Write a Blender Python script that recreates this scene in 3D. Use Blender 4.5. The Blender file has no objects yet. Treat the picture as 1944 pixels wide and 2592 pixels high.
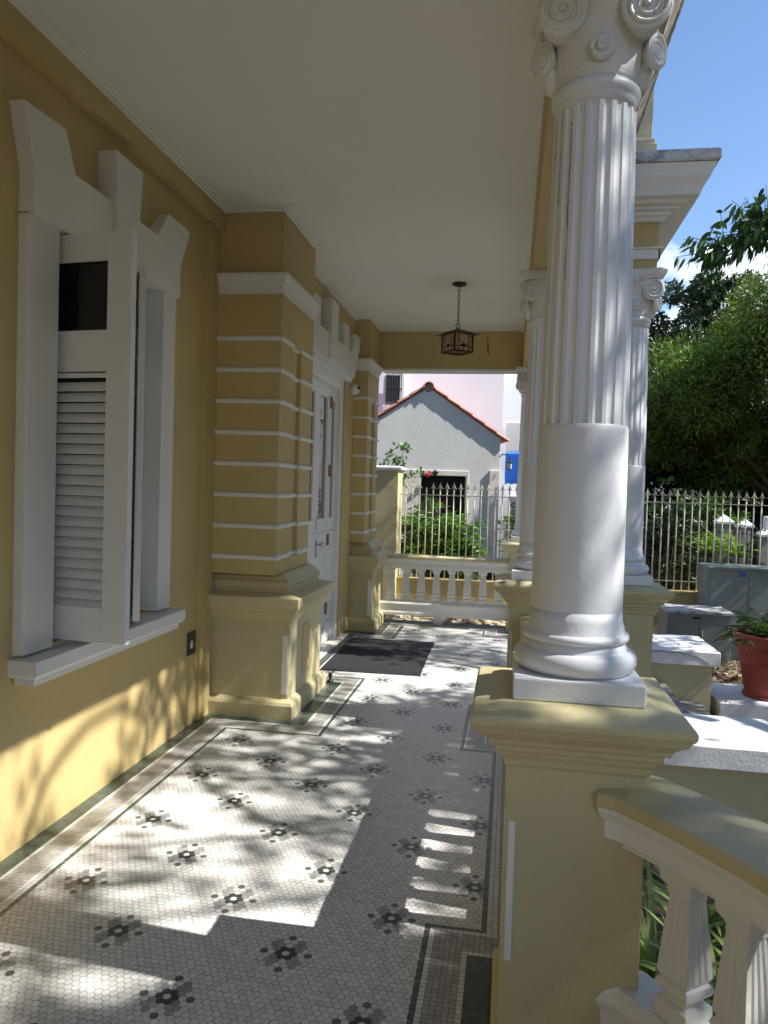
import bpy, math, random
import numpy as np
from mathutils import Vector, Matrix, Euler
R = math.radians
rnd = random.Random(7)
rng = np.random.default_rng(11)
PI = math.pi
scene = bpy.context.scene
col = scene.collection

# ------------------------------------------------------------------ camera
F = 1930.0; YAW, PITCH, ROLL = 0.16348, -0.03128, 0.03076
cam_d = bpy.data.cameras.new('camera'); cam = bpy.data.objects.new('camera', cam_d); col.objects.link(cam)
fw = Vector((-math.sin(YAW)*math.cos(PITCH), math.cos(YAW)*math.cos(PITCH), math.sin(PITCH)))
rt = Vector((math.cos(YAW), math.sin(YAW), 0)); up = rt.cross(fw)
rt2 = rt*math.cos(ROLL)+up*math.sin(ROLL); up2 = -rt*math.sin(ROLL)+up*math.cos(ROLL)
m = Matrix((rt2, up2, -fw)).transposed().to_4x4(); m.translation = Vector((0, 0, 1.62))
cam.matrix_world = m
cam_d.sensor_fit = 'VERTICAL'; cam_d.sensor_height = 24.0; cam_d.lens = 24.0*F/2592.0
cam_d.clip_start = 0.02; cam_d.clip_end = 2000
scene.camera = cam

# ------------------------------------------------------------------ world and sun
TO_SUN = Vector((1.0, -0.09, 1.09)).normalized()
w = bpy.data.worlds.new('World'); scene.world = w; w.use_nodes = True
nt = w.node_tree; nt.nodes.clear()
def N(nt, t, **k):
    n = nt.nodes.new(t)
    for a, v in k.items(): setattr(n, a, v)
    return n
sky = N(nt, 'ShaderNodeTexSky', sky_type='NISHITA', sun_disc=False)
sky.sun_elevation = math.asin(TO_SUN.z); sky.sun_rotation = math.atan2(TO_SUN.x, TO_SUN.y)
sky.air_density = 1.0; sky.dust_density = 0.0; sky.ozone_density = 4.0
tc = N(nt, 'ShaderNodeTexCoord'); sep = N(nt, 'ShaderNodeSeparateXYZ')
nt.links.new(tc.outputs['Generated'], sep.inputs[0])
mp = N(nt, 'ShaderNodeMapping'); mp.inputs['Scale'].default_value = (3.0, 3.0, 5.5); mp.inputs['Location'].default_value = (0.35, 0.1, 0.45)
nz = N(nt, 'ShaderNodeTexNoise'); nz.inputs['Scale'].default_value = 1.6; nz.inputs['Detail'].default_value = 9; nz.inputs['Roughness'].default_value = 0.62
nt.links.new(tc.outputs['Generated'], mp.inputs[0]); nt.links.new(mp.outputs[0], nz.inputs['Vector'])
hz = N(nt, 'ShaderNodeMapRange'); hz.inputs[1].default_value = 0.12; hz.inputs[2].default_value = 0.42; hz.inputs[3].default_value = 0.17; hz.inputs[4].default_value = -0.22
nt.links.new(sep.outputs['Z'], hz.inputs[0])
ad = N(nt, 'ShaderNodeMath', operation='ADD'); nt.links.new(nz.outputs['Fac'], ad.inputs[0]); nt.links.new(hz.outputs[0], ad.inputs[1])
cr = N(nt, 'ShaderNodeMapRange'); cr.inputs[1].default_value = 0.5; cr.inputs[2].default_value = 0.66
nt.links.new(ad.outputs[0], cr.inputs[0])
mx = N(nt, 'ShaderNodeMix', data_type='RGBA'); mx.inputs[7].default_value = (8.0, 8.2, 8.5, 1)
nt.links.new(cr.outputs[0], mx.inputs[0]); nt.links.new(sky.outputs[0], mx.inputs[6])
bg = N(nt, 'ShaderNodeBackground'); bg.inputs['Strength'].default_value = 0.115
nt.links.new(mx.outputs[2], bg.inputs['Color'])
wo = N(nt, 'ShaderNodeOutputWorld'); nt.links.new(bg.outputs[0], wo.inputs[0])
sl = bpy.data.lights.new('sun', 'SUN'); sl.energy = 5.0; sl.angle = R(0.53); sl.color = (1.0, 0.965, 0.90)
so = bpy.data.objects.new('sun', sl); col.objects.link(so); so.location = (10, 0, 15)
so.rotation_euler = TO_SUN.to_track_quat('Z', 'Y').to_euler()
scene.view_settings.view_transform = 'Standard'; scene.view_settings.look = 'None'
scene.view_settings.exposure = 0.92; scene.view_settings.gamma = 1.0
scene.render.engine = 'CYCLES'
scene.cycles.max_bounces = 8; scene.cycles.diffuse_bounces = 5; scene.cycles.transparent_max_bounces = 8

# ------------------------------------------------------------------ materials
def mat(name, c, rough=0.6, var=0.06, vs=3.0, bump=0.0, bs=60.0, metallic=0.0, spec=0.5, stain=None, stain_s=2.0, stain_lo=0.55, island=0.0, trans=0.0, coat=0.0):
    m = bpy.data.materials.new(name); m.use_nodes = True; t = m.node_tree; b = t.nodes['Principled BSDF']
    b.inputs['Roughness'].default_value = rough; b.inputs['Metallic'].default_value = metallic
    b.inputs['Specular IOR Level'].default_value = spec; b.inputs['Coat Weight'].default_value = coat
    co = N(t, 'ShaderNodeTexCoord')
    n1 = N(t, 'ShaderNodeTexNoise'); n1.inputs['Scale'].default_value = vs; n1.inputs['Detail'].default_value = 6
    t.links.new(co.outputs['Object'], n1.inputs['Vector'])
    mr = N(t, 'ShaderNodeMapRange'); mr.inputs[1].default_value = 0.25; mr.inputs[2].default_value = 0.75
    mr.inputs[3].default_value = 1-var; mr.inputs[4].default_value = 1+var
    t.links.new(n1.outputs['Fac'], mr.inputs[0])
    hs = N(t, 'ShaderNodeHueSaturation'); hs.inputs['Color'].default_value = (*c, 1)
    t.links.new(mr.outputs[0], hs.inputs['Value'])
    out = hs.outputs[0]
    if island:
        g = N(t, 'ShaderNodeNewGeometry'); m2 = N(t, 'ShaderNodeMapRange'); m2.inputs[3].default_value = 1-island; m2.inputs[4].default_value = 1+island
        t.links.new(g.outputs['Random Per Island'], m2.inputs[0])
        h2 = N(t, 'ShaderNodeHueSaturation'); t.links.new(out, h2.inputs['Color']); t.links.new(m2.outputs[0], h2.inputs['Value'])
        m3 = N(t, 'ShaderNodeMapRange'); m3.inputs[3].default_value = 0.5-island*0.05; m3.inputs[4].default_value = 0.5+island*0.05
        t.links.new(g.outputs['Random Per Island'], m3.inputs[0]); t.links.new(m3.outputs[0], h2.inputs['Hue'])
        out = h2.outputs[0]
    if stain:
        n2 = N(t, 'ShaderNodeTexNoise'); n2.inputs['Scale'].default_value = stain_s; n2.inputs['Detail'].default_value = 10; n2.inputs['Roughness'].default_value = 0.7
        t.links.new(co.outputs['Object'], n2.inputs['Vector'])
        mm = N(t, 'ShaderNodeMapRange'); mm.inputs[1].default_value = stain_lo; mm.inputs[2].default_value = stain_lo+0.14
        t.links.new(n2.outputs['Fac'], mm.inputs[0])
        mi = N(t, 'ShaderNodeMix', data_type='RGBA'); mi.inputs[7].default_value = (*stain, 1)
        t.links.new(mm.outputs[0], mi.inputs[0]); t.links.new(out, mi.inputs[6]); out = mi.outputs[2]
    t.links.new(out, b.inputs['Base Color'])
    if bump:
        n3 = N(t, 'ShaderNodeTexNoise'); n3.inputs['Scale'].default_value = bs; n3.inputs['Detail'].default_value = 5
        n4 = N(t, 'ShaderNodeTexNoise'); n4.inputs['Scale'].default_value = bs/9; n4.inputs['Detail'].default_value = 3
        t.links.new(co.outputs['Object'], n3.inputs['Vector']); t.links.new(co.outputs['Object'], n4.inputs['Vector'])
        s = N(t, 'ShaderNodeMath', operation='MULTIPLY_ADD'); s.inputs[1].default_value = 2.2
        t.links.new(n4.outputs['Fac'], s.inputs[0]); t.links.new(n3.outputs['Fac'], s.inputs[2])
        bp = N(t, 'ShaderNodeBump'); bp.inputs['Strength'].default_value = bump; bp.inputs['Distance'].default_value = 0.004
        t.links.new(s.outputs[0], bp.inputs['Height']); t.links.new(bp.outputs[0], b.inputs['Normal'])
    if trans:
        tr = N(t, 'ShaderNodeBsdfTranslucent'); h4 = N(t, 'ShaderNodeHueSaturation'); h4.inputs['Value'].default_value = 1.6; h4.inputs['Saturation'].default_value = 1.15
        t.links.new(out, h4.inputs['Color']); t.links.new(h4.outputs[0], tr.inputs[0])
        ms = N(t, 'ShaderNodeMixShader'); ms.inputs[0].default_value = trans
        t.links.new(b.outputs[0], ms.inputs[1]); t.links.new(tr.outputs[0], ms.inputs[2])
        t.links.new(ms.outputs[0], t.nodes['Material Output'].inputs['Surface'])
    return m
YEL = (0.545, 0.42, 0.19); YEL2 = (0.56, 0.49, 0.28)
M = dict(
 yellow=mat('yellow_stucco', YEL, 0.62, 0.08, 1.3, 0.6, 70, stain=(0.44, 0.33, 0.13), stain_s=1.1, stain_lo=0.62),
 yped=mat('pale_yellow_stucco', YEL2, 0.55, 0.08, 2.2, 0.6, 60, stain=(0.30, 0.23, 0.09), stain_s=1.6, stain_lo=0.69),
 white=mat('white_masonry_paint', (0.76, 0.755, 0.73), 0.5, 0.03, 3.0, 0.3, 60, stain=(0.48, 0.45, 0.38), stain_s=3.0, stain_lo=0.70),
 colw=mat('white_column_paint', (0.74, 0.76, 0.785), 0.45, 0.04, 4.0, 0.22, 60, stain=(0.66, 0.65, 0.62), stain_s=5, stain_lo=0.66),
 carve=mat('white_carved_plaster', (0.74, 0.735, 0.71), 0.6, 0.06, 9.0, 0.8, 70, stain=(0.42, 0.38, 0.31), stain_s=11, stain_lo=0.63),
 trim=mat('white_wood_paint', (0.77, 0.77, 0.75), 0.35, 0.02, 5.0, 0.12, 120),
 ceil=mat('ceiling_plaster', (0.79, 0.79, 0.755), 0.7, 0.035, 0.9, 0.5, 40, stain=(0.73, 0.72, 0.67), stain_s=0.8, stain_lo=0.55),
 dirty=mat('weathered_concrete', (0.55, 0.54, 0.51), 0.8, 0.12, 4.0, 0.8, 30, stain=(0.26, 0.255, 0.25), stain_s=9.0, stain_lo=0.44),
 grime=mat('grimy_cornice', (0.34, 0.31, 0.26), 0.8, 0.2, 6, 0.8, 40, stain=(0.09, 0.08, 0.065), stain_s=9, stain_lo=0.5),
 slab=mat('whitewashed_slab', (0.80, 0.80, 0.80), 0.6, 0.04, 3.0, 0.4, 50, stain=(0.45, 0.44, 0.42), stain_s=7.0, stain_lo=0.68),
 dark=mat('dark_crack', (0.03, 0.027, 0.022), 0.9),
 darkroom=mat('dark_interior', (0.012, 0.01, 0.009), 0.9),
 glassd=mat('dark_window_glass', (0.012, 0.008, 0.006), 0.12, 0.0),
 bronze=mat('dark_bronze', (0.045, 0.028, 0.018), 0.45, 0.15, 20, metallic=0.6),
 copper=mat('copper_hinge', (0.30, 0.12, 0.07), 0.4, 0.2, 30, metallic=0.8),
 steel=mat('brushed_steel', (0.55, 0.52, 0.48), 0.25, 0.1, 30, metallic=1.0),
 lampg=mat('amber_lamp_glass', (0.62, 0.50, 0.33), 0.35, 0.25, 9.0, trans=0.35),
 mat=mat('black_rubber_mat', (0.018, 0.018, 0.021), 0.75, 0.3, 30, 0.8, 160),
 plasticw=mat('white_plastic', (0.8, 0.8, 0.78), 0.3, 0.01),
 plasticb=mat('black_plastic', (0.02, 0.02, 0.022), 0.3, 0.01),
 iron=mat('beige_painted_iron', (0.58, 0.53, 0.38), 0.5, 0.12, 12, 0.3, 80, stain=(0.22, 0.10, 0.05), stain_s=9, stain_lo=0.66),
 blackiron=mat('black_iron', (0.012, 0.012, 0.012), 0.5, 0.1),
 cab=mat('grey_cabinet_paint', (0.19, 0.225, 0.225), 0.45, 0.08, 3.0, 0.1, 60, stain=(0.2, 0.22, 0.2), stain_s=3, stain_lo=0.63),
 blue=mat('blue_sticker', (0.05, 0.10, 0.35), 0.4),
 terra=mat('red_terracotta', (0.30, 0.052, 0.030), 0.65, 0.12, 8.0, 0.3, 60),
 soil=mat('dark_soil', (0.05, 0.035, 0.022), 0.95, 0.4, 20, 0.9, 60),
 litter=mat('leaf_litter_ground', (0.10, 0.072, 0.045), 0.95, 0.45, 5, 1.0, 26, stain=(0.04, 0.035, 0.02), stain_s=3, stain_lo=0.5),
 step=mat('grey_mosaic_step', (0.20, 0.20, 0.195), 0.5, 0.2, 60, 0.3, 90),
 greyh=mat('grey_house_stucco', (0.58, 0.575, 0.54), 0.8, 0.08, 1.4, 0.8, 14, stain=(0.66, 0.655, 0.62), stain_s=2.2, stain_lo=0.58),
 creamh=mat('cream_surround', (0.62, 0.58, 0.50), 0.8, 0.06, 2, 0.3, 30),
 pink=mat('pale_pink_stucco', (0.70, 0.70, 0.75), 0.8, 0.06, 0.8, 0.7, 8, stain=(0.71, 0.67, 0.70), stain_s=0.35, stain_lo=0.5),
 whiteh=mat('bright_white_stucco', (0.84, 0.84, 0.82), 0.8, 0.03),
 tile=mat('terracotta_roof_tile', (0.50, 0.215, 0.145), 0.75, 0.12, 3, 0.3, 30, island=0.18),
 awn=mat('blue_canvas', (0.02, 0.16, 0.62), 0.7, 0.05, 3, trans=0.25),
 leaf_tree=mat('willow_leaf', (0.088, 0.135, 0.016), 0.5, 0.35, 0.7, island=0.5, trans=0.26),
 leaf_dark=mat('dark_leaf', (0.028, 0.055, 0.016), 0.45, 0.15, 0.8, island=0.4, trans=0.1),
 leaf_big=mat('glossy_leaf', (0.045, 0.095, 0.022), 0.32, 0.2, 2, island=0.4, trans=0.28, spec=0.6),
 leaf_shrub=mat('shrub_leaf', (0.085, 0.17, 0.03), 0.42, 0.15, 2, island=0.45, trans=0.35),
 leaf_fern=mat('fern_leaf', (0.17, 0.30, 0.02), 0.5, 0.15, 2, island=0.3, trans=0.4),
 leaf_strap=mat('striped_strap_leaf', (0.22, 0.30, 0.09), 0.45, 0.25, 6, island=0.5, trans=0.3),
 leaf_palm=mat('palm_leaf', (0.055, 0.09, 0.018), 0.45, 0.15, 3, island=0.4, trans=0.3),
 petal=mat('pink_petal', (0.65, 0.06, 0.12), 0.5, trans=0.3),
 bark=mat('brown_bark', (0.09, 0.065, 0.045), 0.9, 0.3, 8, 1.0, 20),
 stonew=mat('white_capstone', (0.78, 0.79, 0.80), 0.7, 0.06, 4, 0.3, 30),
 stoneg=mat('grey_stone', (0.33, 0.33, 0.32), 0.85, 0.2, 6, 0.6, 30),
)
# glazing of the door: dark pane with strong reflection
M['glass'] = mat('door_glass', (0.10, 0.075, 0.055), 0.03, 0.0, spec=0.9)

# ------------------------------------------------------------------ mesh builder
class MB:
    def __init__(s): s.v = []; s.f = []; s.mi = []; s.sm = []
    def add(s, verts, faces, mi=0, smooth=False, T=None):
        o = len(s.v)
        for p in verts:
            p = Vector(p)
            s.v.append(tuple(T @ p) if T else tuple(p))
        for f in faces: s.f.append([i+o for i in f]); s.mi.append(mi); s.sm.append(smooth)
        return s
    def box(s, x0, x1, y0, y1, z0, z1, mi=0, T=None):
        if x0 > x1: x0, x1 = x1, x0
        if y0 > y1: y0, y1 = y1, y0
        v = [(x0,y0,z0),(x1,y0,z0),(x1,y1,z0),(x0,y1,z0),(x0,y0,z1),(x1,y0,z1),(x1,y1,z1),(x0,y1,z1)]
        return s.add(v, [(0,3,2,1),(4,5,6,7),(0,1,5,4),(1,2,6,5),(2,3,7,6),(3,0,4,7)], mi, False, T)
    def loft(s, rings, cap=True, smooth=False, mi=0, T=None):
        n = len(rings[0]); v = [p for r in rings for p in r]; f = []
        for i in range(len(rings)-1):
            for j in range(n):
                k = (j+1) % n; f.append((i*n+j, i*n+k, (i+1)*n+k, (i+1)*n+j))
        s.add(v, f, mi, smooth, T)
        o = len(s.v)-len(v)
        if cap:
            s.f.append([o+j for j in range(n)][::-1]); s.mi.append(mi); s.sm.append(False)
            s.f.append([o+(len(rings)-1)*n+j for j in range(n)]); s.mi.append(mi); s.sm.append(False)
        return s
    def lathe(s, prof, cx=0, cy=0, n=48, smooth=True, cap=True, mi=0, T=None):
        rings = [[(cx+r*math.cos(2*PI*j/n), cy+r*math.sin(2*PI*j/n), z) for j in range(n)] for r, z in prof]
        return s.loft(rings, cap, smooth, mi, T)
    def rect(s, prof, x0, x1, y0, y1, mi=0, T=None):     # prof: (offset outward, z)
        rings = [[(x0-o,y0-o,z),(x1+o,y0-o,z),(x1+o,y1+o,z),(x0-o,y1+o,z)] for o, z in prof]
        return s.loft(rings, True, False, mi, T)
    def prism(s, poly, a0, a1, axis='x', mi=0, T=None):   # poly in the other two axes
        def P(u, v, a): return {'x': (a,u,v), 'y': (u,a,v), 'z': (u,v,a)}[axis]
        n = len(poly)
        v = [P(u, w_, a0) for u, w_ in poly]+[P(u, w_, a1) for u, w_ in poly]
        f = [tuple(range(n))[::-1], tuple(range(n, 2*n))]+[(i, (i+1) % n, n+(i+1) % n, n+i) for i in range(n)]
        return s.add(v, f, mi, False, T)
    def tube(s, pts, r, n=8, mi=0, T=None, cap=True):
        pts = [Vector(p) for p in pts]; rad = r if isinstance(r, (list, tuple)) else [r]*len(pts)
        rings = []; u = None
        for i, p in enumerate(pts):
            d = (pts[min(i+1, len(pts)-1)]-pts[max(i-1, 0)])
            if d.length < 1e-9: d = Vector((0, 0, 1))
            d.normalize()
            if u is None: u = d.cross(Vector((0.3, 0.2, 1)) if abs(d.z) < .9 else Vector((1, 0, 0))).normalized()
            else: u = (u-d*u.dot(d)).normalized()
            v = d.cross(u)
            rings.append([tuple(p+(u*math.cos(2*PI*j/n)+v*math.sin(2*PI*j/n))*rad[i]) for j in range(n)])
        return s.loft(rings, cap, True, mi, T)
    def mesh(s, name, mats):
        me = bpy.data.meshes.new(name); me.from_pydata(s.v, [], s.f); me.update()
        for m_ in (mats if isinstance(mats, (list, tuple)) else [mats]): me.materials.append(m_)
        me.polygons.foreach_set('material_index', s.mi); me.polygons.foreach_set('use_smooth', s.sm)
        return me
    def build(s, name, mats, parent=None, bevel=0.0, seg=2, sub=0):
        o = bpy.data.objects.new(name, s.mesh(name, mats)); col.objects.link(o)
        if parent:
            o.parent = parent
            q = parent; off = Vector((0, 0, 0)); loc_ = False
            while q: off += q.location; loc_ = loc_ or bool(q.get('_local')); q = q.parent
            if not loc_: o.data.transform(Matrix.Translation(-off))
        if bevel:
            b = o.modifiers.new('bevel', 'BEVEL'); b.width = bevel; b.segments = seg; b.limit_method = 'ANGLE'; b.angle_limit = R(35)
        return o
def thing(name, label, cat, loc=(0, 0, 0), group=None, local=False):
    o = bpy.data.objects.new(name, None); col.objects.link(o); o.location = loc
    o.empty_display_size = 0.1; o['label'] = label; o['category'] = cat
    if group: o['group'] = group
    if local: o['_local'] = True
    return o
def tag(o, label, cat, group=None):
    o['label'] = label; o['category'] = cat
    if group: o['group'] = group
    return o
def struct(o): o['kind'] = 'structure'; return o
def dup(root, loc, label=None, rotz=None):
    r = root.copy(); col.objects.link(r); r.location = loc
    if label: r['label'] = label
    if rotz is not None: r.rotation_euler = (0, 0, rotz)
    def rec(a, b):
        for ch in a.children:
            c = ch.copy(); col.objects.link(c); c.parent = b; rec(ch, c)
    rec(root, r)
    return r
def mkmesh(name, V, Fq, m):
    me = bpy.data.meshes.new(name); V = np.asarray(V, np.float32); Fq = np.asarray(Fq, np.int32)
    me.vertices.add(len(V)); me.vertices.foreach_set('co', V.ravel())
    k = Fq.shape[1]; me.loops.add(Fq.size); me.loops.foreach_set('vertex_index', Fq.ravel())
    me.polygons.add(len(Fq)); me.polygons.foreach_set('loop_start', np.arange(0, Fq.size, k, dtype=np.int32))
    me.polygons.foreach_set('loop_total', np.full(len(Fq), k, np.int32))
    me.update(calc_edges=True)
    for mm in (m if isinstance(m, (list, tuple)) else [m]): me.materials.append(mm)
    return me

# ================================================================== SETTING
# garden ground
CX = 0.2035                                   # line of the columns
FZ = -0.70                                    # garden level
o = MB().box(-400, 400, -400, 600, FZ-0.5, FZ).build('ground', M['litter']); struct(o)

# ---- porch floor: mosaic laid tile by tile
def bowx(y):                                    # curved edge of the terrace near the camera
    c = (-1.336, 0.632); r = 2.20
    return c[0]+math.sqrt(max(r*r-(y-c[1])**2, 0)) if y > c[1] else c[0]+r
obst = [(-9,-2.06,-9,20),(-9,-1.415,5.03,6.05),(-9,-1.72,6.05,8.32),(-9,-1.45,8.32,9.6),
        (0.0,9,2.08,2.54),(0.215,9,2.0,5.0),(0.0,9,4.99,5.5),(0.95,9,5.5,8.9),(0.0,9,8.84,9.6),(-9,9,9.12,20)]
OB = np.array(obst)
def dinf(x, y):
    dx = np.maximum(np.maximum(OB[:,0,None]-x[None], x[None]-OB[:,1,None]), 0)
    dy = np.maximum(np.maximum(OB[:,2,None]-y[None], y[None]-OB[:,3,None]), 0)
    d = np.maximum(dx, dy).min(0)
    near = (y < 2.08) & (x > 0)
    return np.where(near, np.minimum(np.maximum(d, 0), np.maximum(2.17-np.hypot(x+1.336, y-0.632), 0)), d)
Y0, Y1 = 0.9, 9.12
d = 0.0260; s3 = math.sqrt(3)/2
ox, oy = -0.7107, 2.508
ii, jj = np.meshgrid(np.arange(-70, 80), np.arange(-90, 320))
hx = ox+(ii+0.5*(jj % 2))*d; hy = oy+jj*s3*d
hx = hx.ravel(); hy = hy.ravel(); ii = ii.ravel(); jj = jj.ravel()
dd = dinf(hx, hy)
keep = (dd > 0.252) & (hy > Y0) & (hy < Y1) & (hx > -2.1) & (hx < 1.0)
# colour code: 0 white 1 grey 2 near-black
u2 = 2*ii+(jj % 2)                               # half tile units along x
code = np.zeros(len(hx), int)
def rel(v, p): return (v+p//2) % p-p//2
for (sx, sy) in ((0, 0), (25, 13)):
    a = rel(u2-sx, 48); b = rel(jj-sy, 26)
    aa, bb = abs(a), abs(b)
    code[((aa == 2) & (bb == 0)) | ((aa == 1) & (bb == 1))] = 3
    code[((aa == 6) & (bb == 0)) | ((aa == 0) & (bb == 4))] = 2
    code[((aa == 3) & (bb == 1)) | ((aa == 2) & (bb == 2)) | ((aa == 4) & (bb == 2)) | ((aa == 3) & (bb == 3))] = 1
hx, hy, code = hx[keep], hy[keep], code[keep]
n = len(hx)
ang = np.arange(6)*PI/3+PI/6; rr = d/math.sqrt(3)-0.00095
jit = rng.uniform(-0.0006, 0.0006, (n, 2))
tx = rng.normal(0, 0.010, (n, 1)); ty = rng.normal(0, 0.010, (n, 1))
vx = rr*np.cos(ang)[None]; vy = rr*np.sin(ang)[None]
V = np.stack([hx[:,None]+jit[:,:1]+vx, hy[:,None]+jit[:,1:]+vy, 0.0008+tx*vx+ty*vy], -1).reshape(-1, 3)
Fq = np.arange(n*6).reshape(n, 6)
def tilemat(name, c, isl=0.10, rough=0.30): return mat(name, c, rough, 0.05, 2.0, island=isl, bump=0.05, bs=200, stain=tuple(0.72*q for q in c), stain_s=2.3, stain_lo=0.62)
TM = [tilemat('white_tile', (0.70, 0.69, 0.665)), tilemat('grey_tile', (0.33, 0.33, 0.32), 0.22), tilemat('charcoal_tile', (0.12, 0.125, 0.115), 0.2),
      tilemat('black_tile', (0.055, 0.06, 0.055), 0.2), tilemat('green_tile', (0.075, 0.10, 0.08), 0.3), tilemat('taupe_tile', (0.40, 0.385, 0.36), 0.16)]
# border of small square tiles
q = 0.0205
gx, gy = np.meshgrid(np.arange(-2.06+q/2, 0.95, q), np.arange(Y0, Y1, q)); gx = gx.ravel(); gy = gy.ravel()
bd = dinf(gx, gy); kb = (bd > 0.001) & (bd <= 0.262)
gx, gy, bd = gx[kb], gy[kb], bd[kb]
bc = np.select([bd < 0.088, bd < 0.110, bd < 0.213, bd < 0.236], [4, 0, 5, 0], 4)
# pedestals have a black ring instead of the wide green one
hq = q/2-0.0009; nb = len(gx)
Vb = np.stack([gx[:,None]+hq*np.array([-1,1,1,-1]), gy[:,None]+hq*np.array([-1,-1,1,1]), np.full((nb,4), 0.0014)+rng.normal(0, 0.00012, (nb,4))], -1).reshape(-1, 3)
verts = [tuple(v) for v in V]+[tuple(v) for v in Vb]
faces = [tuple(f) for f in Fq.tolist()]+[tuple(f) for f in (np.arange(nb*4).reshape(nb,4)+n*6).tolist()]
gb = MB().box(-2.3, 0.34, -4.5, 9.3, -0.12, -0.0008); gb.box(0.34, 1.0, 5.5, 8.9, -0.12, -0.0009)
gb.prism([(0.34, -1.5), (0.88, -1.5)]+[(bowx(y)+.02, y) for y in np.linspace(.65, 2.36, 12)]+[(0.34, 2.37)], -0.12, -0.0010, 'z')
o0 = len(verts); verts += gb.v; faces += [tuple(i+o0 for i in f) for f in gb.f]
me = bpy.data.meshes.new('porch_floor'); me.from_pydata(verts, [], faces); me.update()
for m_ in TM: me.materials.append(m_)
me.materials.append(mat('grout', (0.16, 0.15, 0.135), 0.9, 0.15, 10))
me.polygons.foreach_set('material_index', np.concatenate([code, bc, np.full(len(gb.f), 6)]).astype(np.int32))
floor = bpy.data.objects.new('porch_floor', me); col.objects.link(floor); struct(floor)
# raised base under the porch and the stair well
b = MB(); b.box(-2.3, 0.36, 4.9, 9.35, FZ, -0.13)
b.box(-2.3, 1.0, 5.98, 8.42, FZ, -0.131)
pts = [(-2.3, -1.5), (0.864, -1.5)]+[(bowx(y), y) for y in np.linspace(.65, 2.45, 12)]+[(0.36, 2.6), (0.36, 4.9), (-2.3, 4.9)]
b.prism([(x, y) for x, y in pts], FZ, -0.129, 'z')
o = b.build('porch_base', M['yped']); struct(o)
# steps
b = MB()
for k, (x1, zt) in enumerate(((1.34, -0.175), (1.69, -0.35), (2.04, -0.525))):
    b.box(0.99, x1, 6.003, 8.397, FZ, zt)
st = b.build('steps', M['step'], bevel=0.008); tag(st, 'grey mosaic steps going down to the garden between two white capped blocks', 'steps')
# garden paving
o = MB().box(2.05, 3.9, 1.5, 8.36, FZ-0.1, FZ+0.012).build('garden_path', M['litter']); struct(o)

# ================================================================== HOUSE
H = thing('house', 'yellow stuccoed house with white trim, its porch ceiling, cornice, shuttered window and front door', 'house', (-2.06, 5, 0))
WX = -2.06; CZ = 3.5
b = MB()
# left wall with window opening y 3.13..4.17 z .86..2.74
b.box(-2.5, WX, -4.5, 3.13, FZ, CZ+.3); b.box(-2.5, .9, -4.8, -4.5, FZ, CZ+.3); b.box(-2.5, WX, 4.17, 5.06, FZ, CZ+.3)  # includes an unseen end wall behind the camera, added to block sky
b.box(-2.5, WX, 3.13, 4.17, FZ, 0.86); b.box(-2.5, WX, 3.13, 4.17, 2.74, CZ+.3)
b.box(-2.5, -2.0, -1.5, 5.06, 3.365, 3.48)
b.box(-2.5, -2.035, 4.86, 5.06, 0.003, 3.365)
b.build('wall', M['yellow'], H)
b = MB()   # door wall x=-1.77
b.box(-2.5, -1.77, 5.9, 6.18, FZ, CZ+.3); b.box(-2.5, -1.77, 7.95, 8.5, FZ, CZ+.3); b.box(-2.5, -1.77, 6.18, 7.95, 2.76, CZ+.3)
b.box(-2.5, -1.80, 6.18, 7.95, FZ, 0.0)
b.box(-2.5, -1.765, 8.0, 8.5, 0.003, 0.13)
b.build('wall', M['yellow'], H)
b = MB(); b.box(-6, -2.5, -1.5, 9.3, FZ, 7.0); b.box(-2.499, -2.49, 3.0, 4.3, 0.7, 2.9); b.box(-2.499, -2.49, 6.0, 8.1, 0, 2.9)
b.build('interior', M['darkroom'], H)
# ceiling slab and roof
b = MB(); b.box(-2.4, 0.12, -4.5, 9.12, CZ, CZ+0.08); b.build('ceiling', M['ceil'], H)  # ceiling carried on unseen behind the camera to cut sky light
b = MB(); b.box(-2.4, 0.9, -4.8, -1.5, CZ+.085, CZ+.16); b.box(-2.4, 0.56, -1.5, 9.45, CZ+.085, CZ+0.16); b.box(0.56, 1.10, 4.9, 9.45, CZ+.0851, CZ+0.161)
b.build('roof', M['dirty'], H)
# crown moulding along the ceiling
b = MB()
for dx, dz in ((0.07, 0.007), (0.045, 0.014), (0.022, 0.024)):
    b.box(-2.0, -2.0+dx, -1.5, 5.03, CZ-dz, CZ-0.0005)
    b.box(-2.0, -1.58+dx, 5.05-dx, 5.05, CZ-dz*1.01, CZ-0.0006); b.box(-1.58, -1.58+dx, 5.05, 5.93, CZ-dz*1.02, CZ-.0007)
    b.box(-1.77, -1.77+dx, 5.93, 8.5, CZ-dz, CZ-.0008)
    b.box(0.09-dx*.6, 0.09, -1.5, 9.1, CZ-dz*1.03, CZ-.0009)
b.build('crown_moulding', M['ceil'], H)
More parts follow.
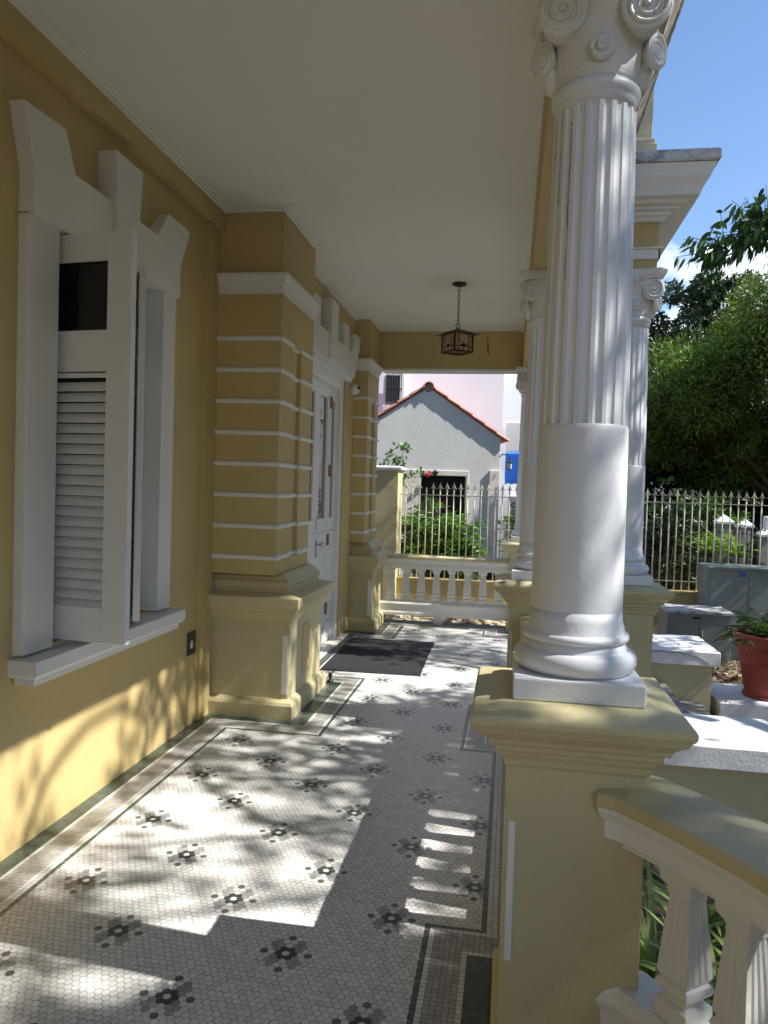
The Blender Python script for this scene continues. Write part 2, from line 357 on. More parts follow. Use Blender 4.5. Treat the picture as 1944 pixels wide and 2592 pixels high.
# main architrave beam above the columns (inner face 0.09)
b = MB(); b.box(0.09, 0.33, -1.5, 9.1, 3.06, CZ+.05); b.box(-1.7, 0.33, 9.1, 9.35, 3.06, CZ+.051)
b.box(0.33, 0.87, 5.12, 5.40, 3.06, CZ+.05); b.box(0.60, 0.87, 5.40, 9.3, 3.06, CZ+.049)
b.build('beam', M['yellow'], H)
b = MB(); b.box(-1.58, 0.32, 9.09, 9.34, 3.035, 3.0595); b.box(0.33, 0.885, 5.10, 5.12, 3.13, 3.19)
b.box(0.33, 0.9, 5.085, 5.12, 3.19, 3.2); b.box(0.87, 0.885, 5.1, 9.3, 3.13, 3.19); b.box(0.33, 0.345, -1.5, 5.10, 3.13, 3.19)
b.build('trim_band', M['white'], H, bevel=0.003)
# far beam crack
MB().tube([(-0.33, 9.098, 3.44), (-0.325, 9.097, 3.38), (-0.32, 9.098, 3.33), (-0.322, 9.097, 3.27), (-0.31, 9.099, 3.21)], [.002, .005, .007, .006, .002], 5).build('crack', M['dark'], H)
# cornice: stepped mouldings, near run and portico return
cp = [(0.0, 3.36), (0.03, 3.36), (0.045, 3.385), (0.06, 3.39), (0.065, 3.41), (0.10, 3.415), (0.10, 3.43), (0.14, 3.435), (0.15, 3.455), (0.20, 3.46), (0.215, 3.50), (0.25, 3.56), (0.265, 3.60), (0.275, 3.625), (0.285, 3.63), (0.285, 3.70), (0.0, 3.71)]
def mitred(prof, path, mb):      # sweep prof (offset,z) along xy path, outward = right side
    rings = []
    P_ = [Vector(p) for p in path]
    for i, p in enumerate(P_):
        ns = []
        if i > 0: e = (P_[i]-P_[i-1]).normalized(); ns.append(Vector((e.y, -e.x)))
        if i < len(P_)-1: e = (P_[i+1]-P_[i]).normalized(); ns.append(Vector((e.y, -e.x)))
        nn = ns[0] if len(ns) == 1 else (ns[0]+ns[1])/(1+ns[0].dot(ns[1]))
        rings.append([(p.x+nn.x*a, p.y+nn.y*a, z) for a, z in prof])
    mb.loft(rings, True)
b = MB(); mitred([c for c in cp if c[1] < 3.628]+[(0.0, 3.628)], [(0.33, -1.5), (0.33, 5.12), (0.87, 5.12), (0.87, 9.3)], b)
b.build('cornice', M['white'], H)
b = MB(); mitred([(0.0, 3.6285), (0.285, 3.6285), (0.292, 3.64), (0.29, 3.69), (0.28, 3.70), (0.0, 3.71)], [(0.33, -1.5), (0.33, 5.12), (0.87, 5.12), (0.87, 9.3)], b)
b.build('cornice_edge', M['dirty'], H)
b = MB(); mitred([(0.10, 3.4155), (0.205, 3.456), (0.222, 3.50), (0.257, 3.56), (0.272, 3.60), (0.288, 3.62), (0.297, 3.635), (0.297, 3.705), (0.10, 3.715)], [(0.33, -1.49), (0.33, 4.815)], b)
b.build('cornice_edge', M['grime'], H)
# parapet pier over the portico
b = MB(); b.rect([(0.03, 3.705), (0.03, 3.885), (0.018, 3.89), (0.018, 3.915), (0.0, 3.93), (0, 5.2)], 0.30, 0.82, 5.2, 5.75); b.build('parapet', M['yped'], H, bevel=.004)
b = MB(); b.box(-2.5, 0.2, -1.5, 9.3, 3.72, 3.9); b.build('roof_slab', M['dirty'], H)

# ---- window
W = MB()
hood = [(2.84,3.14),(3.134,3.158),(3.215,2.985),(3.46,3.0),(3.50,2.74),(3.13,2.72),(2.915,2.90)]
arch = [(3.16,3.0),(4.06,3.0),(4.17,2.72),(3.13,2.72)]
win = W
X0, X1 = WX-0.02, -1.99
W.prism([(2.84,3.145),(3.134,3.16),(3.215,2.99),(3.13,2.72),(2.915,2.715),(2.915,2.90)], X0, X1+.001, 'x')
W.prism([(3.18,2.995),(4.07,2.995),(4.17,2.72),(3.13,2.72)], X0, X1, 'x')
W.prism([(4.03,2.995),(4.16,3.155),(4.455,3.15),(4.33,2.90),(4.33,2.715),(4.17,2.72)], X0, X1+.0015, 'x')
W.prism([(3.51,3.235),(3.79,3.235),(3.735,2.70),(3.565,2.70)], X0, X1+.03, 'x')
W.box(-2.40, -2.012, 2.915, 3.135, 0.86, 2.728); W.box(-2.40, -2.012, 4.165, 4.33, 0.86, 2.728); W.box(-2.40, X1-.001, 3.135, 4.165, 2.722, 2.76)
wp = W.build('window', M['white'], H, bevel=0.004)
b = MB(); b.box(-2.45, X0-.002, 3.075, 3.1295, .85, 2.76); b.box(-2.45, X0-.002, 4.1705, 4.23, .85, 2.76); b.box(-2.45, X0-.002, 3.07, 4.23, 2.7405, 2.79)
b.box(-2.25, -2.2, 3.13, 3.20, .862, 2.74); b.box(-2.25, -2.2, 4.10, 4.17, .862, 2.74); b.box(-2.25, -2.2, 3.2, 4.1, 2.66, 2.74)
b.build('frame', M['trim'], wp)
b = MB(); b.rect([(-0.03, .735), (-0.03, .765), (-0.012, .772), (-0.008, .782), (0.0, .785), (0.0, .848)], X0, -1.925, 2.885, 4.365); b.box(-2.3, X0, 3.13, 4.17, .80, .8475)
b.build('sill', M['white'], wp, bevel=.003)
b = MB(); b.box(-2.46, -2.44, 3.1, 4.2, .86, 2.74); b.build('window_pane', M['glassd'], wp)
def shutter(name, hinge, end, z0=.885, z1=2.715):
    # frame of a leaf from hinge to end, thickness .035
    h, e = Vector(hinge), Vector(end); ax = (e-h); L = ax.length; ax.normalize()
    T = Matrix(((ax.x, -ax.y, 0, h.x), (ax.y, ax.x, 0, h.y), (0, 0, 1, 0), (0, 0, 0, 1)))
    b = MB(); st_ = 0.125; t = .018
    b.box(0, .09, -t, t, z0, z1, T=T); b.box(L-st_, L, -t, t, z0, z1, T=T)
    for a, c in ((z0, 1.035), (2.10, 2.285), (2.60, z1)): b.box(.09, L-st_, -t*.98, t*.98, a, c, T=T)
    for a in (1.035, 2.085, 2.275, 2.60): b.box(.09, L-st_, -t-.006, -t*.5, a-.012, a+.008, T=T)
    s = b.build(name, M['trim'], wp, bevel=.003)
    b = MB(); zz = 1.058
    while zz < 2.085:
        for sgn in (1,):
            b.prism([(-.020, zz-.026), (-.016, zz-.028), (.014, zz+.012), (.010, zz+.016)], .092, L-st_-.002, 'x', T=T)
        zz += .0468
    b.build('louvers', M['trim'], s)
    b = MB(); b.box(.09, L-st_, .004, .008, 2.285, 2.60, T=T); b.box(.09, L-st_, .012, .016, 1.03, 2.1, T=T); b.build('pane', M['glassd'], s)  # upper glass, and a dark sheet painting the shade between louvers
    return s
shutter('shutter', (-2.165, 3.215), (-1.665, 3.155))
shutter('shutter', (-2.155, 4.13), (-1.905, 3.70))
MB().box(-1.93, -1.915, 3.725, 3.745, 2.2, 2.45).build('hinge', M['bronze'], wp); MB().box(-1.925, -1.91, 3.715, 3.735, 1.0, 1.12).build('hinge', M['bronze'], wp)

# ---- wall piers (pillars) beside the door
def pier(y0, y1, xf, side_recess, pf, pr):
    # shaft faces: x up to xf, y0..y1 ; pedestal xp
    zb = 0.995
    rc = side_recess
    b = MB()
    b.box(-2.3, xf, y0, rc[0], zb, 3.06); b.box(-2.3, xf, rc[1], y1, zb, 3.06); b.box(-2.3, xf-.03, rc[0], rc[1], zb, 3.06)
    b.box(-2.3, xf-.0001, rc[0], rc[1], zb, 1.10); b.box(-2.3, xf-.0001, rc[0], rc[1], 2.62, 3.06)
    b.box(-2.3, xf-.002, y0+.002, y1, 3.06, CZ+.2)
    p = b.build('pillar', M['yellow'], H, bevel=.004)
    # pedestal
    b = MB(); x1 = xf+.105
    b.rect([(0.045, 0.0), (0.045, 0.095), (0.035, 0.115), (0.012, 0.13), (0.0, 0.135), (0, 0.655), (0.010, 0.656), (0.010, 0.676), (0.022, 0.682), (0.030, 0.70), (0.042, 0.722), (0.050, 0.734), (0.050, 0.750), (0.066, 0.752), (0.070, 0.766), (0.080, 0.774), (0.082, 0.78), (0.082, 0.842), (0.076, 0.848), (0.0, 0.866), (-0.02, 0.868), (-0.02, 0.905),(-0.01,.925), (-0.02, 0.945), (-0.035, 0.955), (-0.045, 0.975), (-0.075, 0.998), (-.2, 1.0)], -2.1, x1, y0+.025, y1+.07)
    b.build('pedestal', M['yped'], p, bevel=.002)
    b = MB(); yc = (y0+y1)/2+.05
    b.box(x1, x1+.004, yc-.1, yc+.1, .22, .60); b.build('panel', M['yellow'], p)
    b = MB(); b.box(x1-.045, x1-.006, y0+.017, y0+.0252, .17, .58); b.build('panel', M['white'], p)
    # capital band
    b = MB(); b.rect([(0.004, 2.925), (0.004, 2.975), (0.014, 2.98), (0.018, 2.995), (0.028, 3.01), (0.04, 3.03), (0.044, 3.035), (0.044, 3.058), (0.0, 3.0585)], -2.2, xf, y0, y1)
    b.build('capital', M['white'], p, bevel=.002)
    for k in range(8):
        z = 1.114+.2155*k; r = .0165
        b = MB(); prof = [(-.01, z-r)]+[(r*math.cos(a), z+r*math.sin(a)) for a in np.linspace(-PI/2, PI/2, 9)]+[(-.01, z+r)]
        rings = []
        for off, zz in prof:
            rings.append((off, zz))
        path = [(-2.2, y0), (xf, y0), (xf, rc[0]), (xf-.03, rc[0]), (xf-.03, rc[1]), (xf, rc[1]), (xf, y1), (-2.2, y1)]
        mitred([(o_, z_) for o_, z_ in rings], path, b)
        b.build('band', M['white'], p)
    return p
pier(5.05, 5.90, -1.58, (5.33, 5.57), 0, 0)
pier(8.42, 9.10, -1.61, (8.66, 8.86), 0, 0)

# ---- door
D = MB(); dx = -1.80
D.box(-1.95, -1.785, 7.86, 7.949, 0.0, 2.755); D.box(-1.95, -1.785, 6.181, 6.27, 0.0, 2.755); D.box(-1.95, -1.7855, 6.27, 7.86, 2.63, 2.755)
D.box(-1.95, -1.715, 6.10, 8.03, 2.74, 2.79)
dr = D.build('door', M['trim'], H, bevel=.004)
b = MB()    # voussoir hood
b.prism([(5.98,2.79),(5.98,3.04),(6.23,3.04),(6.23,3.27),(6.575,3.27),(6.575,3.04),(6.92,3.04),(6.92,3.37),(7.20,3.37),(7.20,3.04),(7.55,3.04),(7.55,3.27),(7.78,3.27),(7.78,3.04),(7.89,3.04),(8.12,3.27),(8.36,3.27),(8.29,3.10),(8.09,2.79)], -1.79, -1.70, 'x')
b.box(-1.79, -1.675, 6.89, 7.16, 2.795, 3.35)
b.build('hood', M['white'], dr, bevel=.004)
def leaf(y0, y1, gl, name='leaf'):
    x = -1.83; b = MB(); s = .105 if y1-y0 > .4 else .07
    b.box(x-.04, x, y0, y0+s, .02, 2.63); b.box(x-.04, x, y1-s, y1, .02, 2.63)
    for a, c in ((.02, .22), (.46, .56), (1.10, 1.30), (2.50, 2.63)): b.box(x-.04, x-.0005, y0+s, y1-s, a, c)
    b.box(x-.03, x-.012, y0+s, y1-s, .22, 1.10)
    b.box(x-.02, x-.004, y0+s+.03, y1-s-.03, .26, .42); b.box(x-.02, x-.004, y0+s+.03, y1-s-.03, .60, 1.06)
    b.box(x-.002, x+.014, y0, y1, 1.135, 1.165)
    l = b.build(name, M['trim'], dr, bevel=.004)
    MB().box(x-.03, x-.022, y0+s, y1-s, 1.30, 2.50).build('glass', M['glass'], l)
    return l
leaf(6.28, 6.62, 0); leaf(6.63, 7.055, 0); l3 = leaf(7.065, 7.565, 0); leaf(7.575, 7.855, 0)
for z in (2.47, 1.78, 1.08, .37):
    MB().box(-1.835, -1.815, 7.545, 7.60, z-.06, z+.06).build('hinge', M['copper'], dr, bevel=.002)
b = MB(); b.box(-1.832, -1.822, 7.09, 7.13, .93, 1.10); b.tube([(-1.83, 7.11, 1.06), (-1.78, 7.11, 1.06)], .010, 10)
b.lathe([(0.0, -.012), (.022, -.010), (.030, 0), (.022, .012), (0, .014)], n=16, T=Matrix.Translation((-1.765, 7.11, 1.06)) @ Matrix.Rotation(PI/2, 4, 'Y'))
b.build('knob', M['steel'], dr)
MB().box(-1.832, -1.822, 7.09, 7.12, 1.20, 1.34).build('lock_plate', M['steel'], dr, bevel=.003)
b = MB(); b.box(-1.86, -1.70, 6.0, 8.2, -.05, .012); b.build('threshold', mat('cream_marble', (.68, .62, .54), .35, .1, 5), dr, bevel=.003)

# ================================================================== COLUMNS
def pedestal_profile(): return [(0.02, 0.0), (0.02, 0.10), (0.012, 0.115), (0.0, 0.125), (0, 0.862), (0.008, 0.868), (0.010, 0.885), (0.018, 0.897), (0.022, 0.912), (0.036, 0.915), (0.036, 0.932), (0.050, 0.936), (0.054, 0.95), (0.066, 0.962), (0.084, 0.975), (0.094, 0.992), (0.100, 0.997), (0.103, 1.004), (0.103, 1.018), (0.097, 1.026), (0.02, 1.044), (-0.05, 1.046)]
def pedestal(x0, x1, y0, y1, label):
    t = thing('pedestal', label, 'pedestal', ((x0+x1)/2, (y0+y1)/2, 0), 'pedestals under the porch columns')
    b = MB(); b.rect(pedestal_profile(), x0, x1, y0, y1); b.build('body', M['yped'], t, bevel=.004)
    b = MB(); b.box(x0+.010, x0+.030, y0-.004, y0+.0005, .315, .71); b.build('panel', M['white'], t, bevel=.003)
    return t
HP = 0.187
p1 = pedestal(CX-HP, CX+HP, 2.31-HP, 2.31+HP, 'nearest yellow pedestal with a moulded cap, under the big foreground column')
p1b = [c for c in p1.children]
pedestal(CX-HP, 0.74+HP, 5.24-HP, 5.24+HP, 'long yellow pedestal under the two middle columns behind the foreground one')
pedestal(CX-HP, CX+HP, 9.12-HP, 9.12+HP, 'farthest yellow pedestal at the far end of the porch beside the back balustrade')

def flut(r, nf=20, depth=.06, sub=12):
    pts = []
    for k in range(nf):
        for j in range(sub):
            t = j/sub; a = 2*PI*(k+t)/nf
            g = 0 if t < .34 else max(0, math.sin((t-.34)/.66*PI))**.55
            pts.append((r*(1-depth*g)*math.cos(a), r*(1-depth*g)*math.sin(a)))
    return pts
def column(label, loc, group='fluted porch columns'):
    t = thing('column', label, 'column', loc, group, local=True)
    z0 = 1.0455
    b = MB(); b.box(-.178, .178, -.178, .178, z0, z0+.062); b.build('plinth', M['colw'], t, bevel=.005)
    b = MB(); pr = [(.150, z0+.062)]
    for a in np.linspace(-PI/2, PI/2, 10): pr.append((.150+.027*math.cos(a), z0+.095+.032*math.sin(a)))
    pr += [(.150, z0+.130), (.147, z0+.136), (.1435, z0+.15)]
    for a in np.linspace(-PI/2, PI/2, 8): pr.append((.142+.012*math.cos(a), z0+.163+.013*math.sin(a)))
    pr += [(.141, z0+.178), (.139, z0+.19), (.1335, z0+.21), (.1315, z0+.24)]
    b.lathe(pr, n=72); b.build('base', M['colw'], t)
    b = MB(); prs = [(.1315, z0+.24), (.1312, 1.4), (.1300, 1.6), (.1285, 1.800), (.1285, 1.812), (.1255, 1.818)]
    b.lathe(prs, n=96, cap=False)
    rings = []
    for z, r, dp in ((1.806, .1262, 0.02), (1.818, .1262, .055), (1.95, .1252, .045), (2.2, .1225, .045), (2.45, .1185, .045), (2.685, .1150, .045), (2.700, .1148, .035), (2.708, .1146, 0.0)):
        rings.append([(x, y, z) for x, y in flut(r, depth=dp)])
    b.loft(rings, False, False)
    b.lathe([(.1146, 2.706), (.1146, 2.735), (.118, 2.74), (.124, 2.748), (.1255, 2.757), (.124, 2.766), (.118, 2.772), (.116, 2.776)], n=72)
    b.build('shaft', M['colw'], t)
    # capital: bell, abacus, volutes, scrolls, rosettes, leaves
    b = MB(); b.lathe([(.114, 2.770), (.117, 2.79), (.120, 2.82), (.124, 2.86), (.130, 2.90), (.138, 2.94), (.143, 2.965), (.15, 2.975), (.154, 2.99), (.15, 3.005), (.13, 3.01)], n=64)
    rings = []
    for z, s in ((3.005, .93), (3.02, .96), (3.028, 1.0), (3.05, 1.04), (3.060, 1.04)):
        ring = []
        for k in range(4):
            c0, c1 = k*PI/2+PI/4-.14, k*PI/2+PI/4+.14
            for a, rr_ in ((c0, .232), (c1, .232)): ring.append((rr_*s*math.cos(a), rr_*s*math.sin(a), z))
            for j in range(1, 6):
                u = j/6; aa = c1+(PI/2-.28)*u; base = .232*math.cos(PI/4-.14)/math.cos((aa-(k+1)*PI/2+0)) if 0 else None
                pa = Vector((math.cos(c1), math.sin(c1)))*.232; pb = Vector((math.cos(c0+PI/2), math.sin(c0+PI/2)))*.232
                p = pa.lerp(pb, u); nrm = (pa+pb).normalized(); p = p-nrm*(.028*math.sin(PI*u))
                ring.append((p.x*s, p.y*s, z))
        rings.append(ring)
    b.loft(rings, True)
    cpo = b.build('capital', M['carve'], t)
    def spiral(mb, r0, turns, T, tr=.0055, sy=1.0, start=PI/2, hand=1):
        pts = []; rad = []; n_ = int(turns*16)
        for i in range(n_+1):
            u = i/n_; r = r0*(1-u)**.9+.004; a = start+hand*u*turns*2*PI
            pts.append((r*math.cos(a), r*math.sin(a)*sy, 0)); rad.append(tr*(1-.55*u))
        mb.tube(pts, rad, 6, T=T)
    for k in range(4):
        A = Matrix.Rotation(k*PI/2, 4, 'Z')
        b = MB()
        if k % 2 == 0:
            for sg in (-1, 1):
                T = A @ Matrix.Translation((sg*.110, -.150, 2.936)) @ Matrix.Rotation(PI/2, 4, 'X')
                b.lathe([(.040, -.151), (.044, -.11), (.052, -.07), (.056, -.045), (.050, -.038), (.060, -.03), (.067, -.012), (.068, 0), (.064, .006), (.056, .003), (.050, .001), (.0005, .001)], n=40, T=T)
                spiral(b, .056, 2.4, T @ Matrix.Translation((0, 0, .003)), .0085, hand=-sg)
                b.lathe([(.0005, .0), (.010, .004), (.008, .011), (.0005, .013)], n=16, T=T)
            b.box(-.10, .10, -.146, -.10, 2.965, 3.004, T=A)
        # ear scroll on each flank
        if k % 2:
            q_ = 1 if k == 3 else -1          # k=1: +x flank, k=3: -x flank (in the capital's own frame)
            T = A @ Matrix.Translation((q_*.050, -.156, 2.862)) @ Matrix.Rotation(q_*R(52), 4, 'Z') @ Matrix.Rotation(PI/2, 4, 'X') @ Matrix.Diagonal((1, 1.3, 1, 1))
            b.lathe([(.020, -.05), (.028, -.02), (.037, -.003), (.037, .004), (.031, .003), (.012, .003), (.0005, .006)], n=28, T=T)
            spiral(b, .031, 2.0, T @ Matrix.Translation((0, 0, .002)), .006, hand=q_)
            b.tube([A @ Vector(p) for p in ((0, -.105, 2.785), (0, -.120, 2.80), (0, -.130, 2.84), (0, -.135, 2.90), (0, -.140, 2.96))], [.018, .028, .032, .032, .028], 12)
        b.build('volute', M['carve'], cpo)
        b = MB()
        T = A @ Matrix.Translation((0, -.128, 2.842)) @ Matrix.Rotation(PI/2-.12, 4, 'X')
        for i in range(5):
            a = i*2*PI/5+.3
            b.lathe([(.0005, -.012), (.018, -.010), (.022, -.002), (.021, .004), (.012, .007), (.0005, .008)], n=14, T=T @ Matrix.Translation((.020*math.cos(a), .020*math.sin(a), 0)) @ Matrix.Rotation(a, 4, 'Z') @ Matrix.Rotation(-.45, 4, 'Y') @ Matrix.Diagonal((.8, 1.15, 1, 1)))
        for i in range(3):
            a = i*2*PI/3
            b.lathe([(.0005, -.004), (.012, -.002), (.014, .006), (.012, .012), (.0005, .010)], n=12, T=T @ Matrix.Translation((.008*math.cos(a), .008*math.sin(a), .006)) @ Matrix.Rotation(a, 4, 'Z') @ Matrix.Rotation(-.5, 4, 'Y'))
        b.lathe([(.0005, 0), (.007, .008), (.006, .016), (.0005, .019)], n=12, T=T)
        b.build('rosette', M['carve'], cpo)
        b = MB()   # leaf tongues between the volutes
        for xo, hh in ((0, .052), (-.022, .040), (.022, .040), (-.042, .03), (.042, .03)):
            pts = [A @ Vector((xo*.8, -.140, 3.018)), A @ Vector((xo*.9, -.158, 3.018-hh*.35)), A @ Vector((xo, -.158, 3.018-hh*.7)), A @ Vector((xo, -.150, 3.018-hh))]
            b.tube(pts, [.008, .0095, .008, .003], 8)
        b.build('leaf', M['carve'], cpo)
    return t
c1 = column('large fluted white column in the foreground on the nearest pedestal', (CX, 2.31, 0))
dup(c1, (CX, 5.24, 0), 'middle fluted white column just left of the foreground column, by the doormat')
dup(c1, (0.74, 5.24, 0), 'middle fluted white column seen right of the foreground column')
dup(c1, (CX, 9.12, 0), 'farthest white column, a sliver beside the view of the neighbouring houses')
# hairline paint cracks on the foreground shaft
b = MB()
for a, z1_, z0_ in ((200, 2.68, 2.52), (214, 2.70, 2.42), (232, 2.66, 2.34), (232, 2.30, 2.20), (246, 2.70, 2.66)):
    pts = []; zz = z1_
    while zz > z0_:
        aa = R(a+rnd.uniform(-1, 1)); r = .1155+(2.7-zz)*.012
        pts.append((r*math.cos(aa), r*math.sin(aa), zz)); zz -= .02
    b.tube(pts, [.0002+.0009*rnd.random() for _ in pts], 5)
b.build('crack', M['dark'], c1)

# ================================================================== BALUSTRADES
def bal_section(h):
    pts = []
    for (ux, uy, vx_, vy_) in ((1,0,0,-1), (0,1,1,0), (-1,0,0,1), (0,-1,-1,0)):
        # side centre direction (vx,vy)*h, running along (ux,uy)
        for t, dp in ((-1,0),(-.62,0),(-.5,.11),(-.38,0),(-.12,0),(0,.11),(.12,0),(.38,0),(.5,.11),(.62,0)):
            pts.append((ux*t*h+vx_*(h-dp*h), uy*t*h+vy_*(h-dp*h)))
    return pts
def plain(h):
    pts = []
    for (ux, uy, vx_, vy_) in ((1,0,0,-1), (0,1,1,0), (-1,0,0,1), (0,-1,-1,0)):
        for t in (-1,-.62,-.5,-.38,-.12,0,.12,.38,.5,.62): pts.append((ux*t*h+vx_*h, uy*t*h+vy_*h))
    return pts
def bal_mesh():
    b = MB(); z0 = .276; L = []
    for z, h, f in ((0,.050,0),(.045,.050,0),(.052,.036,0),(.062,.034,0),(.072,.046,0),(.085,.052,0),(.098,.047,0),(.104,.040,0),(.112,.045,0),(.118,.048,1),(.22,.040,1),(.315,.031,1),(.322,.033,0),(.33,.031,0),(.342,.036,0),(.355,.046,0),(.366,.050,0),(.392,.050,0)):
        L.append([(x, y, z0+z) for x, y in (bal_section(h) if f else plain(h))])
    b.loft(L, True)
    return b.mesh('baluster', M['white'])
BM = bal_mesh()
rail_y = [(-.115, .782), (-.118, .786), (-.118, .812), (-.112, .820), (0, .835), (.112, .820), (.118, .812), (.118, .786), (.115, .782)]
rail_w = [(-.058, .664), (-.058, .676), (-.070, .680), (-.082, .69), (-.082, .735), (-.086, .742), (-.094, .75), (-.106, .765), (-.110, .7815), (.110, .7815), (.106, .765), (.094, .75), (.086, .742), (.082, .735), (.082, .69), (.070, .680), (.058, .676), (.058, .664)]
rail_b = [(-.085, .105), (-.085, .135), (-.078, .15), (-.078, .215), (-.083, .225), (-.085, .24), (-.075, .262), (-.06, .277), (.06, .277), (.075, .262), (.085, .24), (.083, .225), (.078, .215), (.078, .15), (.085, .135), (.085, .105)]
def balustrade(path, spots, label, foot):
    c = path[len(path)//2]
    t = thing('balustrade', label, 'balustrade', (c[0], c[1], 0), 'white balustrades with yellow handrails')
    for nm, pr, mm in (('handrail', rail_y, 'yped'), ('rail_moulding', rail_w, 'white'), ('bottom_rail', rail_b, 'white')):
        b = MB(); mitred(pr, path, b); b.build(nm, M[mm], t)
    for (x, y, a) in spots:
        o = bpy.data.objects.new('baluster', BM); col.objects.link(o); o.parent = t
        o.location = Vector((x, y, 0))-t.location; o.rotation_euler = (0, 0, a)
    b = MB()
    for (x, y, a) in foot: b.box(-.05, .05, -.07, .07, 0, .106, T=Matrix.Translation((x, y, 0)) @ Matrix.Rotation(a, 4, 'Z'))
    b.build('foot_block', M['white'], t)
    return t
balustrade([(-1.54, 9.12), (CX-HP+.002, 9.12)], [(x, 9.12, 0) for x in (-1.393, -1.209, -1.023, -.838, -.653, -.468, -.284, -.10)], 'straight white balustrade with yellow handrail closing the far end of the porch', [(-.80, 9.12, 0)])
balustrade([(CX, 2.31+HP-.002), (CX, 5.24-HP+.002)], [(CX, 2.60+.1745*k, 0) for k in range(14)], 'balustrade along the porch edge, mostly hidden behind the foreground pedestal', [(CX, 3.77, 0)])
ac = (-1.336, .632); ar = 2.30
arc = [(ac[0]+ar*math.cos(a), ac[1]+ar*math.sin(a)) for a in np.linspace(R(41.8), R(-40), 70)]
arc = [(.315, 2.20)]+arc
balustrade(arc, [(ac[0]+ar*math.cos(a), ac[1]+ar*math.sin(a), a) for a in [R(37.6-4.35*k) for k in range(15)]], 'curved white balustrade with yellow handrail sweeping out at lower right', [(ac[0]+ar*math.cos(R(20)), ac[1]+ar*math.sin(R(20)), R(20))])

# ================================================================== SMALL PORCH THINGS
# hanging lantern
L = thing('hanging_lantern', 'square bronze and amber glass lantern hanging on a chain from the porch ceiling', 'lantern', (-.525, 7.0, CZ))
b = MB(); b.lathe([(.0, CZ-.03), (.02, CZ-.03), (.055, CZ-.018), (.066, CZ-.006), (.066, CZ)], -.525, 7.0, 32); b.build('canopy', M['bronze'], L)
b = MB(); z = CZ-.03; k = 0
while z > 3.13:
    T = Matrix.Translation((-.525, 7.0, z-.022)) @ Matrix.Rotation(k*PI/2+.4, 4, 'Z')
    pts = [T @ Vector((.0105*math.cos(a), 0, .024*math.sin(a))) for a in np.linspace(0, 2*PI, 13)]
    b.tube(pts, .0026, 6, cap=False); z -= .038; k += 1
T = Matrix.Translation((-.525, 7.0, 3.118))
b.tube([T @ Vector((.019*math.cos(a), 0, .024*math.sin(a))) for a in np.linspace(0, 2*PI, 17)], .003, 6, cap=False)
b.build('chain', M['bronze'], L)
LT = Matrix.Translation((-.525, 7.0, 0)) @ Matrix.Rotation(R(38), 4, 'Z')
b = MB(); b.loft([[tuple(LT @ Vector((sx*s, sy*s, z))) for sx, sy in ((-1,-1),(1,-1),(1,1),(-1,1))] for s, z in ((.145, 3.032), (.145, 3.036), (.01, 3.09), (.008, 3.10))], True)
b.build('roof', M['bronze'], L)
b = MB(); hs = .098; za, zb_ = 2.872, 3.035
for sx in (-1, 1):
    for sy in (-1, 1): b.box(sx*hs-.007, sx*hs+.007, sy*hs-.007, sy*hs+.007, za, zb_, T=LT)
for k in range(4):
    T = LT @ Matrix.Rotation(k*PI/2, 4, 'Z')
    b.box(-hs, hs, hs-.0055, hs+.0055, za-.003, za+.009, T=T)
    b.box(-hs, hs, hs-.003, hs+.003, za+.044, za+.050, T=T)
    for xx, z1_ in ((-.055, zb_), (.055, zb_), (0, za+.046)): b.box(xx-.003, xx+.003, hs-.0035, hs+.0035, za, z1_, T=T)
    b.prism([(-.045, za+.046), (.045, za+.046), (0, za+.078)], hs-.0032, hs+.0032, 'y', T=T)
b.build('frame', M['bronze'], L)
b = MB()
for k in range(4):
    T = LT @ Matrix.Rotation(k*PI/2, 4, 'Z'); b.box(-hs+.005, hs-.005, hs-.002, hs+.001, za+.005, zb_, T=T)
b.build('glass', M['lampg'], L)
# door mat
dm = [(-1.61,6.489),(-.704,6.518),(-.741,8.0),(-1.66,7.935)]
b = MB(); b.prism([(-1.60,6.495),(-.715,6.525),(-.745,8.0),(-1.63,7.97)], .0025, .011, 'z')
for i in range(1, 46):
    u = i/46; x = -1.60+.885*u; b.box(x-.004, x+.004, 6.54+.03*u, 7.95+.03*u, .011, .0145)
o = b.build('door_mat', M['mat']); tag(o, 'large black ribbed rubber mat on the tiles outside the door', 'mat')
# door stop
b = MB(); b.lathe([(.028, .002), (.026, .012), (.012, .018), (.011, .05), (.018, .055), (.018, .075), (.0, .08)], -1.42, 6.13, 20)
o = b.build('door_stop', M['bronze']); tag(o, 'small bronze door stop on the floor at the corner of the left pillar', 'door stop')
# wall socket
b = MB(); b.box(-2.06, -2.052, 4.70, 4.83, .475, .63); t = thing('wall_socket', 'small black weatherproof socket plate low on the yellow wall', 'socket', (-2.06, 4.76, .55))
b.build('plate', M['plasticb'], t, bevel=.003); b = MB(); b.lathe([(.018, 0), (.018, .006), (.0, .008)], n=16, T=Matrix.Translation((-2.052, 4.755, .545)) @ Matrix.Rotation(PI/2, 4, 'Y') @ Matrix.Diagonal((1.5, 1, 1, 1))); b.build('outlet', M['plasticw'], t)
